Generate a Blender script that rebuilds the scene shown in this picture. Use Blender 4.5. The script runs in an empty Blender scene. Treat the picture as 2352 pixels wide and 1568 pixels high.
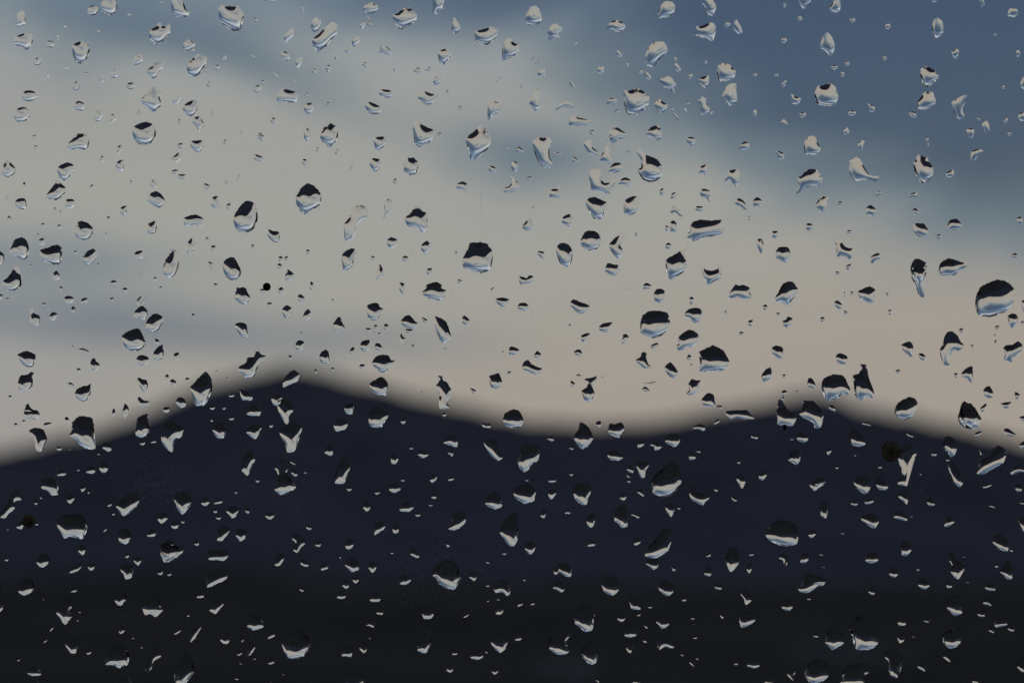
import bpy, math, random
import numpy as np
from mathutils import Matrix, Vector
from mathutils.geometry import delaunay_2d_cdt

SKYGAIN = (0.098, 0.081, 0.099)
SKY_GAPS = [(2160, 90, 480, 180, 8, 1.6), (1000, -30, 280, 80, 0, 0.5), (330, 35, 230, 60, 5, 0.2), (100, -60, 640, 190, 0, 0.36), (600, 165, 230, 42, 18, 0.28), (1200, 370, 150, 55, 8, 0.5), (110, 590, 240, 45, 0, 0.36), (260, 735, 330, 50, 3, 0.42), (900, 790, 260, 40, 0, 0.22), (2340, 450, 190, 130, 20, 0.38), (1650, 290, 300, 100, 25, 0.22)]
FOOTHILLS = [(-900,1335),(0,1335),(500,1315),(800,1338),(1100,1360),(1500,1368),(1900,1395),(2352,1430),(3300,1400)]
RIDGE = [(-300, 1106), (-100, 1064), (0, 1036), (200, 993), (320, 953), (470, 883), (540, 868), (600, 855), (650, 838), (700, 845), (790, 870), (870, 887), (941, 909), (1060, 931), (1180, 960), (1260, 969), (1340, 973), (1430, 974), (1480, 970), (1550, 960), (1610, 948), (1730, 929), (1812, 910), (1870, 902), (1905, 906), (1960, 930), (2041, 951), (2130, 965), (2200, 975), (2320, 1006), (2352, 1016), (2480, 1071), (2650, 1106)]

# ------------------------------------------------------------------ camera
R = math.radians
scene = bpy.context.scene
PITCH = R(6.2)            # the pane leans back a little and the camera looks straight at it
FRAME_W = 0.200           # metres of glass across the picture
LENS = 67.0
HALF = 18.0 / LENS
DIST = FRAME_W / 2 / HALF            # optical distance camera - outer face of the glass
GLASS_T = 0.004
CAM_Z = DIST - GLASS_T / 1.5 + GLASS_T
ROT = Matrix.Rotation(math.pi / 2 + PITCH, 4, 'X')   # pane space: x right, y up, z towards the room

cam_data = bpy.data.cameras.new('camera')
cam_data.lens = LENS
cam_data.sensor_width = 36.0
cam_data.clip_start = 0.01
cam_data.clip_end = 200000.0
cam_data.dof.use_dof = True
cam_data.dof.focus_distance = DIST
cam_data.dof.aperture_fstop = 10.2
cam = bpy.data.objects.new('camera', cam_data)
scene.collection.objects.link(cam)
cam.matrix_world = ROT @ Matrix.Translation((0, 0, CAM_Z))
scene.camera = cam

# ------------------------------------------------------------------ sky, sun, exposure
SUN_EL, SUN_AZ = R(6.0), R(115.0)    # low, off to the side behind the cloud
scene.render.engine = 'CYCLES'
cy = scene.cycles
cy.use_denoising = True
cy.max_bounces = 12
cy.transmission_bounces = 12
cy.glossy_bounces = 8
cy.diffuse_bounces = 3
cy.caustics_refractive = True
cy.caustics_reflective = True
cy.blur_glossy = 0.0
vs = scene.view_settings
vs.view_transform = 'Standard'
vs.look = 'None'
vs.exposure = 0.0
vs.gamma = 1.0
vs.use_curve_mapping = False


class NB:
    """small node builder"""
    def __init__(self, tree):
        self.t = tree
        self.t.nodes.clear()

    def n(self, kind, **kw):
        nd = self.t.nodes.new(kind)
        for k, v in kw.items():
            setattr(nd, k, v)
        return nd

    def put(self, sock, v):
        if isinstance(v, bpy.types.NodeSocket):
            self.t.links.new(v, sock)
        elif v is not None:
            sock.default_value = v

    def m(self, op, a, b=None, c=None, clamp=False):
        nd = self.n('ShaderNodeMath', operation=op, use_clamp=clamp)
        self.put(nd.inputs[0], a)
        if b is not None:
            self.put(nd.inputs[1], b)
        if c is not None:
            self.put(nd.inputs[2], c)
        return nd.outputs[0]

    def mix(self, f, a, b, blend='MIX'):
        nd = self.n('ShaderNodeMix', data_type='RGBA', blend_type=blend)
        self.put(nd.inputs[0], f)
        self.put(nd.inputs[6], a)
        self.put(nd.inputs[7], b)
        return nd.outputs[2]

    def noise(self, vec, scale, detail=4.0, rough=0.55, dist=0.0):
        nd = self.n('ShaderNodeTexNoise')
        if vec is not None:
            self.put(nd.inputs['Vector'], vec)
        nd.inputs['Scale'].default_value = scale
        nd.inputs['Detail'].default_value = detail
        nd.inputs['Roughness'].default_value = rough
        nd.inputs['Distortion'].default_value = dist
        return nd.outputs['Fac']

    def ss(self, x, a, b):
        nd = self.n('ShaderNodeMapRange', interpolation_type='SMOOTHSTEP')
        self.put(nd.inputs[0], x)
        nd.inputs[1].default_value = a
        nd.inputs[2].default_value = b
        return nd.outputs[0]


def az_el(px, py):
    """compass bearing and height (degrees) in which a feature of the sky lies; px, py in a 2352-wide sketch"""
    u = (px - 1176) / 1176 * HALF
    v = (784 - py) / 1176 * HALF
    d = (ROT.to_3x3() @ Vector((u, v, -1))).normalized()
    return math.degrees(math.atan2(d.x, d.y)), math.degrees(math.asin(d.z))


world = bpy.data.worlds.new('World')
scene.world = world
world.use_nodes = True
w = NB(world.node_tree)
tc = w.n('ShaderNodeTexCoord')
sep = w.n('ShaderNodeSeparateXYZ')
w.put(sep.inputs[0], tc.outputs['Generated'])
X, Y, Z = sep.outputs
az = w.m('MULTIPLY', w.m('ARCTAN2', X, Y), 180 / math.pi)
el = w.m('MULTIPLY', w.m('ARCSINE', Z), 180 / math.pi)
stretch = w.n('ShaderNodeMapping')
w.put(stretch.inputs[0], tc.outputs['Generated'])
stretch.inputs['Rotation'].default_value = (0.0, R(14), 0.0)
stretch.inputs['Scale'].default_value = (1.0, 1.0, 2.4)
n_big = w.noise(stretch.outputs[0], 2.6, 3.0, 0.5, 0.3)
n_mid = w.noise(stretch.outputs[0], 10.0, 6.0, 0.6, 0.6)
n_fine = w.noise(stretch.outputs[0], 30.0, 6.0, 0.62, 0.4)
sky = w.n('ShaderNodeTexSky', sky_type='NISHITA')
sky.sun_disc = False
sky.sun_elevation = SUN_EL
sky.sun_rotation = SUN_AZ
sky.air_density = 1.3
sky.dust_density = 0.6
sky.ozone_density = 3.0
# openings in the cloud: each at its bearing and height, long and lazy
gap = None
waz = w.m('ADD', az, w.m('MULTIPLY', w.m('SUBTRACT', n_mid, 0.5), 3.0))
wel = w.m('ADD', el, w.m('MULTIPLY', w.m('SUBTRACT', n_mid, 0.5), 1.6))
for px, py, sx, sy, rot, amp in SKY_GAPS:
    a0, e0 = az_el(px, py)
    k = math.degrees(HALF) / 1176
    c, s = math.cos(R(rot)), math.sin(R(rot))
    da = w.m('SUBTRACT', waz, a0)
    de = w.m('SUBTRACT', wel, e0)
    p = w.m('MULTIPLY', w.m('SUBTRACT', w.m('MULTIPLY', da, c), w.m('MULTIPLY', de, s)), 1 / (sx * k))
    q = w.m('MULTIPLY', w.m('ADD', w.m('MULTIPLY', da, s), w.m('MULTIPLY', de, c)), 1 / (sy * k))
    g = w.m('MULTIPLY', w.m('EXPONENT', w.m('MULTIPLY', w.m('ADD', w.m('MULTIPLY', p, p), w.m('MULTIPLY', q, q)), -0.5)), amp)
    gap = g if gap is None else w.m('ADD', gap, g)
# the long blue opening that runs right across the sky above, lower towards the right
centre = w.m('SUBTRACT', 27.0, w.m('MULTIPLY', w.m('SINE', w.m('MULTIPLY', az, math.pi / 180)), 16.0))
b = w.m('MULTIPLY', w.m('SUBTRACT', w.m('ADD', el, w.m('MULTIPLY', w.m('SUBTRACT', n_big, 0.5), 10.0)), centre), 1 / 4.6)
band = w.m('EXPONENT', w.m('MULTIPLY', w.m('MULTIPLY', b, b), -0.5))
high = w.m('MULTIPLY', w.ss(el, 28.0, 42.0), w.m('MULTIPLY', w.ss(n_mid, 0.35, 0.62), 0.75))
gap = w.m('ADD', gap, w.m('MULTIPLY', band, 0.8))
gap = w.m('ADD', gap, high)
gap = w.m('ADD', gap, w.m('MULTIPLY', w.m('SUBTRACT', n_fine, 0.5), w.m('ADD', w.m('MULTIPLY', w.ss(el, 12.0, 18.0), 0.4), 0.12)))
gap = w.m('ADD', gap, w.m('MULTIPLY', w.m('SUBTRACT', n_mid, 0.5), 0.22), clamp=True)
# cloud: warm and dim low down, whiter higher up
cloud = w.mix(w.ss(w.m('SUBTRACT', el, w.m('MULTIPLY', w.m('SINE', w.m('MULTIPLY', az, math.pi / 180)), 9.0)), 2.6, 10.5), (0.412, 0.362, 0.312, 1), (0.396, 0.392, 0.365, 1))
cloud = w.mix(w.ss(el, 12.5, 18.5), cloud, (0.68, 0.68, 0.665, 1))
cloud = w.mix(w.m('MULTIPLY', w.ss(n_big, 0.45, 0.62), 0.3), cloud, (0.33, 0.335, 0.37, 1))
clear = w.n('ShaderNodeVectorMath', operation='MULTIPLY')
w.put(clear.inputs[0], sky.outputs[0])
clear.inputs[1].default_value = SKYGAIN
veil = w.mix(w.ss(gap, 0.0, 0.55), cloud, w.mix(w.ss(el, 14.0, 21.0), w.mix(w.ss(el, 5.0, 9.5), (0.222, 0.240, 0.274, 1), (0.200, 0.250, 0.285, 1)), (0.285, 0.365, 0.475, 1)))
skycol = w.mix(w.ss(gap, 0.30, 1.0), veil, clear.outputs[0])
bg = w.n('ShaderNodeBackground')
w.put(bg.inputs[0], skycol)
bg.inputs[1].default_value = 1.0
out = w.n('ShaderNodeOutputWorld')
w.put(out.inputs[0], bg.outputs[0])

sun_data = bpy.data.lights.new('sun', 'SUN')
sun_data.energy = 0.04            # dusk: nearly nothing gets through the cloud
sun_data.angle = R(12.0)
sun_data.color = (1.0, 0.86, 0.72)
sun = bpy.data.objects.new('sun', sun_data)
scene.collection.objects.link(sun)
sdir = Vector((math.sin(SUN_AZ) * math.cos(SUN_EL), math.cos(SUN_AZ) * math.cos(SUN_EL), math.sin(SUN_EL)))
sun.rotation_euler = (-sdir).to_track_quat('-Z', 'Y').to_euler()


# ------------------------------------------------------------------ helpers
def mesh_obj(name, verts, faces, mat, smooth=False, matrix=None, parent=None):
    me = bpy.data.meshes.new(name)
    me.from_pydata(verts, [], faces)
    if smooth:
        me.polygons.foreach_set('use_smooth', [True] * len(me.polygons))
    me.update()
    if mat:
        me.materials.append(mat)
    o = bpy.data.objects.new(name, me)
    scene.collection.objects.link(o)
    if parent is not None:
        o.parent = parent
    elif matrix is not None:
        o.matrix_world = matrix
    return o


def tag(o, label=None, cat=None, group=None, kind=None):
    for k, v in (('label', label), ('category', cat), ('group', group), ('kind', kind)):
        if v:
            o[k] = v
    return o


def mat_new(name):
    m = bpy.data.materials.new(name)
    m.use_nodes = True
    return m, NB(m.node_tree)


def finish(nb, surf):
    o = nb.n('ShaderNodeOutputMaterial')
    nb.put(o.inputs[0], surf)


def matte(name, c1, c2, scale, rough=0.9, vec='Object', detail=6.0):
    m, nb = mat_new(name)
    t = nb.n('ShaderNodeTexCoord')
    f = nb.ss(nb.noise(t.outputs[vec], scale, detail, 0.6), 0.35, 0.65)
    p = nb.n('ShaderNodeBsdfDiffuse')
    nb.put(p.inputs['Color'], nb.mix(f, (*c1, 1), (*c2, 1)))
    p.inputs['Roughness'].default_value = rough
    finish(nb, p.outputs[0])
    return m


def glass(name, ior, tint=(1, 1, 1)):
    m, nb = mat_new(name)
    g = nb.n('ShaderNodeBsdfGlass')
    g.inputs['Color'].default_value = (*tint, 1)
    g.inputs['Roughness'].default_value = 0.0
    g.inputs['IOR'].default_value = ior
    finish(nb, g.outputs[0])
    return m


m_, nb_ = mat_new('window_glass')         # clear glass with a thin wiped film on it
t_ = nb_.n('ShaderNodeTexCoord')
mp_ = nb_.n('ShaderNodeMapping')
nb_.put(mp_.inputs[0], t_.outputs['Object'])
mp_.inputs['Scale'].default_value = (14.0, 150.0, 1.0)
mp_.inputs['Rotation'].default_value = (0, 0, R(7))
st_ = nb_.ss(nb_.noise(mp_.outputs[0], 1.6, 6.0, 0.62, 0.5), 0.45, 0.75)
bl_ = nb_.ss(nb_.noise(t_.outputs['Object'], 26.0, 3.0, 0.5, 0.6), 0.40, 0.72)
g_ = nb_.n('ShaderNodeBsdfGlass')
g_.inputs['Color'].default_value = (0.985, 0.992, 0.988, 1)
g_.inputs['Roughness'].default_value = 0.0
g_.inputs['IOR'].default_value = 1.5
tr_ = nb_.n('ShaderNodeBsdfTranslucent')
tr_.inputs[0].default_value = (0.6, 0.62, 0.62, 1)
mx_ = nb_.n('ShaderNodeMixShader')
nb_.put(mx_.inputs[0], nb_.m('ADD', nb_.m('MULTIPLY', nb_.m('MULTIPLY', st_, bl_), 0.010), 0.0006))
nb_.put(mx_.inputs[1], g_.outputs[0])
nb_.put(mx_.inputs[2], tr_.outputs[0])
finish(nb_, mx_.outputs[0])
M_PANE = m_
M_WATER = glass('rain_water', 1.333)
M_MOUNTAIN = matte('hazy_wooded_slopes', (0.0265, 0.0300, 0.0450), (0.0395, 0.0440, 0.0650), 0.004)  # blue of the distant haze is mixed into the slope colour
M_GROUND = matte('dark_woodland_floor', (0.0200, 0.0208, 0.0228), (0.0300, 0.0300, 0.0320), 0.01)
M_MIDTONE = matte('midtone_belt', (0.0240, 0.0262, 0.0350), (0.0350, 0.0378, 0.0490), 0.006)  # haze gradation as colour: a tone between ground and mountains
M_FIELD = matte('pale_field', (0.030, 0.034, 0.040), (0.040, 0.045, 0.052), 0.08)
M_CABIN = matte('cabin_lining', (0.016, 0.015, 0.014), (0.022, 0.021, 0.020), 30.0)
M_SEAL = matte('rubber_seal', (0.012, 0.012, 0.012), (0.018, 0.018, 0.018), 60.0, 0.6)
M_DIRT_BLACK = matte('black_dirt', (0.006, 0.006, 0.006), (0.011, 0.010, 0.009), 900.0)
M_ORANGE = matte('orange_speck', (0.45, 0.20, 0.03), (0.55, 0.28, 0.05), 2000.0)
M_FIBRE = matte('grey_fibre', (0.03, 0.03, 0.03), (0.05, 0.05, 0.05), 900.0)
m_, nb_ = mat_new('brown_dirt')          # thin crust: a little light comes through it
t_ = nb_.n('ShaderNodeTexCoord')
tr_ = nb_.n('ShaderNodeBsdfTranslucent')
nb_.put(tr_.inputs[0], nb_.mix(nb_.ss(nb_.noise(t_.outputs['Object'], 2600.0, 5.0, 0.7), 0.35, 0.7), (0.014, 0.012, 0.009, 1), (0.085, 0.074, 0.054, 1)))
finish(nb_, tr_.outputs[0])
M_DIRT_BROWN = m_
m_, nb_ = mat_new('dust')
t_ = nb_.n('ShaderNodeTexCoord')
tr_ = nb_.n('ShaderNodeBsdfTranslucent')
nb_.put(tr_.inputs[0], nb_.mix(nb_.noise(t_.outputs['Object'], 400.0), (0.25, 0.25, 0.24, 1), (0.55, 0.55, 0.53, 1)))
finish(nb_, tr_.outputs[0])
M_DUST = m_

# ------------------------------------------------------------------ the land outside
EYE = 22.0     # the window stands this far above the valley floor


def value_noise(seed):
    rs = np.random.RandomState(seed)
    tab = rs.rand(4096)

    def f(x):
        x = np.asarray(x, float)
        i = np.floor(x).astype(int)
        t = x - i
        t = t * t * (3 - 2 * t)
        return tab[i % 4096] * (1 - t) + tab[(i + 1) % 4096] * t - 0.5
    return f


vn1, vn2, vn3 = value_noise(3), value_noise(5), value_noise(9)
ridge_az, ridge_el = zip(*[az_el(x, y) for x, y in RIDGE])


def ridge_height(a):
    """skyline height in degrees for a bearing in degrees"""
    inside = np.interp(a, ridge_az, ridge_el)
    out_ = 3.2 + 2.2 * vn1(a / 11.0 + 40) + 1.0 * vn2(a / 4.0 + 90)
    t = np.clip((np.abs(a) - 15.4) / 4.0, 0, 1)
    h = inside * (1 - t) + out_ * t
    return h + 0.09 * vn3(a * 2.9 + 200) + 0.06 * vn2(a * 8.5 + 300)


NA, NR = 2160, 34
angs = np.linspace(-180, 180, NA, endpoint=False)
H = ridge_height(angs)
rows = np.concatenate([np.linspace(0, 0.72, 25), np.linspace(0.72, 1, 10)[1:]])
verts = []
for j, t in enumerate(rows):
    dist = 1150 + 7600 * t
    peak_t = 0.72
    if t <= peak_t + 1e-9:
        s = (t / peak_t)
        e = -1.15 + (H + 1.15) * s ** 0.9
        e = e + (vn1(angs / 1.4 + j * 1.3) * 0.3 + vn2(angs * 1.5 + j * 0.7) * 0.12) * math.sin(math.pi * s) * (0.25 + s)
        z = dist * np.tan(np.radians(e))
    else:
        zp = (1150 + 7600 * peak_t) * np.tan(np.radians(H))
        s = (t - peak_t) / (1 - peak_t)
        z = zp * (1 - s) + (-EYE - 5) * s
    if j == 0:
        z = np.full(NA, -EYE - 1.0)
    verts += list(zip(dist * np.sin(np.radians(angs)), dist * np.cos(np.radians(angs)), z))
faces = []
for j in range(NR - 1):
    for i in range(NA):
        k2 = (i + 1) % NA
        faces.append((j * NA + i, j * NA + k2, (j + 1) * NA + k2, (j + 1) * NA + i))
tag(mesh_obj('mountains', verts, faces, M_MOUNTAIN, True), kind='structure')

# low dark wooded hills, and a farther belt added to soften the tone step
crest_az, crest_el = zip(*[az_el(x, y) for x, y in FOOTHILLS])


def belt(name, mat, near, lift, seed):
    fa = np.linspace(-180, 180, 720, endpoint=False)
    ce = np.interp(fa, crest_az, crest_el) + lift + 0.42 * vn1(fa * 0.45 + seed) + 0.26 * vn2(fa * 1.3 + seed) + 0.10 * vn3(fa * 4.0 + seed)
    fvv, fff = [], []
    for t, d in ((0.0, -370), (0.35, -240), (0.75, -120), (1.0, 0), (0.8, 70), (0.3, 200), (-0.1, 330)):
        d_ = near + d + 60 * vn3(fa * 0.6 + seed)
        z = -EYE - 0.6 + t * (near * np.tan(np.radians(ce)) + EYE + 0.6) + (0.35 * vn2(fa * 3.1 + d) if 0 < t < 1 else 0)
        fvv += list(zip(d_ * np.sin(np.radians(fa)), d_ * np.cos(np.radians(fa)), z))
    for j in range(6):
        for i in range(720):
            k2 = (i + 1) % 720
            fff.append((j * 720 + i, j * 720 + k2, (j + 1) * 720 + k2, (j + 1) * 720 + i))
    tag(mesh_obj(name, fvv, fff, mat, True), kind='structure')


belt('foothills', M_GROUND, 800, -0.12, 60)
belt('midtone_hills', M_MIDTONE, 1300, 0.34, 140)

gv = [(0, 0, -EYE)]
gf = []
rings = (60, 150, 300, 500, 800, 1300, 3000, 9000, 30000, 90000)
for r in rings:
    for i in range(96):
        a = 2 * math.pi * i / 96
        gv.append((r * math.sin(a), r * math.cos(a), -EYE + (0.5 * math.sin(i * 1.7 + r) if r < 1000 else 0)))
for i in range(96):
    gf.append((0, 1 + (i + 1) % 96, 1 + i))
for q in range(len(rings) - 1):
    for i in range(96):
        k2 = (i + 1) % 96
        a0, b0 = 1 + q * 96, 1 + (q + 1) * 96
        gf.append((a0 + i, a0 + k2, b0 + k2, b0 + i))
tag(mesh_obj('ground', gv, gf, M_GROUND, True), kind='structure')


def field(px, py, rx, ry, seed):
    """a paler clearing lying on the valley floor"""
    a, e = az_el(px, py)
    d = (EYE - 1.1) / math.tan(R(-e))
    rs = random.Random(seed)
    vs_, n = [(0, 0, 0.0)], 28
    for i in range(n):
        t = 2 * math.pi * i / n
        k = 1 + rs.uniform(-.18, .18)
        vs_.append((rx * k * math.cos(t), ry * k * math.sin(t), -0.25))
    fs = [(0, 1 + i, 1 + (i + 1) % n) for i in range(n)]
    mw = Matrix.Translation((d * math.sin(R(a)), d * math.cos(R(a)), -EYE + 1.1))
    tag(mesh_obj('field', vs_, fs, M_FIELD, True, mw), kind='structure')


field(1300, 1535, 7, 40, 1)
field(1960, 1500, 14, 40, 2)

# ------------------------------------------------------------------ the cabin round the camera and the window in it
PW, PH = 0.36, 0.25         # half size of the pane
x0, x1, y0, y1, zf, zb = -1.3, 1.3, -0.9, 0.8, 0.012, 1.8
t = 0.03
cv, cf = [], []


def quad(*p):
    i = len(cv)
    cv.extend(p)
    cf.append(tuple(range(i, i + len(p))))


hx, hy = PW - 0.006, PH - 0.006
for (a, b_, c, d) in ((x0, -hx, y0, y1), (hx, x1, y0, y1), (-hx, hx, y0, -hy), (-hx, hx, hy, y1)):
    quad((a, c, zf), (b_, c, zf), (b_, d, zf), (a, d, zf))
    quad((a, c, zf - t), (a, d, zf - t), (b_, d, zf - t), (b_, c, zf - t))
for p, q in (((-hx, -hy), (hx, -hy)), ((hx, -hy), (hx, hy)), ((hx, hy), (-hx, hy)), ((-hx, hy), (-hx, -hy))):
    quad((*p, zf), (*p, 0.0045), (*q, 0.0045), (*q, zf))
quad((x0, y0, zb), (x0, y1, zb), (x1, y1, zb), (x1, y0, zb))
quad((x0, y0, zf), (x0, y0, zb), (x1, y0, zb), (x1, y0, zf))
quad((x0, y1, zf), (x1, y1, zf), (x1, y1, zb), (x0, y1, zb))
quad((x0, y0, zf), (x0, y1, zf), (x0, y1, zb), (x0, y0, zb))
quad((x1, y0, zf), (x1, y0, zb), (x1, y1, zb), (x1, y1, zf))
tag(mesh_obj('cabin_wall', cv, cf, M_CABIN, False, ROT), kind='structure')

win = bpy.data.objects.new('window', None)
scene.collection.objects.link(win)
win.matrix_world = ROT
tag(win, 'clear flat window pane wet with rain, filling the whole view', 'window')


def box(xa, xb, ya, yb, za, zb_):
    v = [(x, y, z) for z in (za, zb_) for y in (ya, yb) for x in (xa, xb)]
    f = [(0, 2, 3, 1), (4, 5, 7, 6), (0, 1, 5, 4), (2, 6, 7, 3), (0, 4, 6, 2), (1, 3, 7, 5)]
    return v, f


v, f = box(-PW, PW, -PH, PH, 0.0, GLASS_T)
mesh_obj('glass_pane', v, f, M_PANE, False, parent=win)
for xa, xb, ya, yb in ((-PW - .012, -PW + .004, -PH - .012, PH + .012), (PW - .004, PW + .012, -PH - .012, PH + .012),
                       (-PW + .0045, PW - .0045, -PH - .012, -PH + .004), (-PW + .0045, PW - .0045, PH - .004, PH + .012)):
    v, f = box(xa, xb, ya, yb, -0.007, -0.0004)
    mesh_obj('seal', v, f, M_SEAL, False, parent=win)

# ------------------------------------------------------------------ outlines of the drops and marks (picture units)
DIRT = [('dirt_blot', 115, 2084, 52, 52, 'M_DIRT_BROWN', 'small round fuzzy dark blot at the far lower left', 12, 0.05, 1), ('dirt_blot', 3565, 1805, 80, 82, 'M_DIRT_BROWN', 'large fuzzy brown blot touching a Y-shaped raindrop on the right slope', 14, 0.05, 1.2), ('dirt_dot', 1067, 1147, 32, 33, 'M_DIRT_BLACK', 'round jet black dot of dirt above the left peak', 11, 0.015, 0.5), ('dirt_sliver', 3139, 1709, 12, 25, 'M_DIRT_BLACK', 'small pointed black sliver on the right ridge below two raindrops', 13, 0.02, 0.5), ('dirt_speck', 97, 734, 9, 11, 'M_ORANGE', 'tiny orange speck among raindrops at the middle left', 5, 0.1, 0.4)]
FIBRES = [([(1925.6, 770.9), (1923.9, 807.5), (1931.6, 861.5)], 'long hair-thin vertical fibre on the middle sky'), ([(1979.7, 805.7), (1997.1, 804.7), (1999.9, 811.0)], 'short bent hair-thin fibre beside the long vertical one'), ([(1653.7, 994.0), (1654.7, 1006.2), (1641.5, 1025.4)], 'tiny hooked fibre left of the squarish raindrop in mid sky'), ([(2718.5, 1009.7), (2732.4, 1001.0), (2744.6, 997.5), (2748.1, 978.3), (2745.7, 969.6)], 'curled hair-thin fibre rising from a raindrop right of the middle'), ([(2122.6, 1231.5), (2126.8, 1245.4), (2126.8, 1266.3), (2118.4, 1301.2)], 'curved bow-like fibre below the small half-black raindrops near the centre'), ([(1812.3, 1161.7), (1811.6, 1168.7), (1815.8, 1175.7)], 'tiny curved fibre under the lower left of the squarish giant raindrop'), ([(1846.5, 1337.8), (1848.9, 1332.6), (1847.9, 1323.8)], 'tiny kinked fibre right of the leaf-shaped raindrop'), ([(1646.7, 1370.9), (1658.9, 1369.2), (1671.1, 1371.6)], 'short wavy flat fibre left of the leaf-shaped raindrop'), ([(2270.8, 1619.1), (2276.7, 1613.2), (2278.1, 1608.7)], 'short slanting fibre just above the saddle between the peaks'), ([(2484.9, 1165.2), (2505.8, 1156.5), (2528.5, 1152.0), (2532.0, 1144.3)], 'long bent fibre lying left of the black-domed round raindrop'), ([(2695.8, 1255.9), (2696.5, 1260.0), (2696.2, 1264.6)], 'tiny upright fibre below the black-domed round raindrop'), ([(3434.6, 1222.7), (3432.2, 1214.0), (3441.6, 1207.1)], 'tiny hooked fibre in the right sky below an oval raindrop')]
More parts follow.
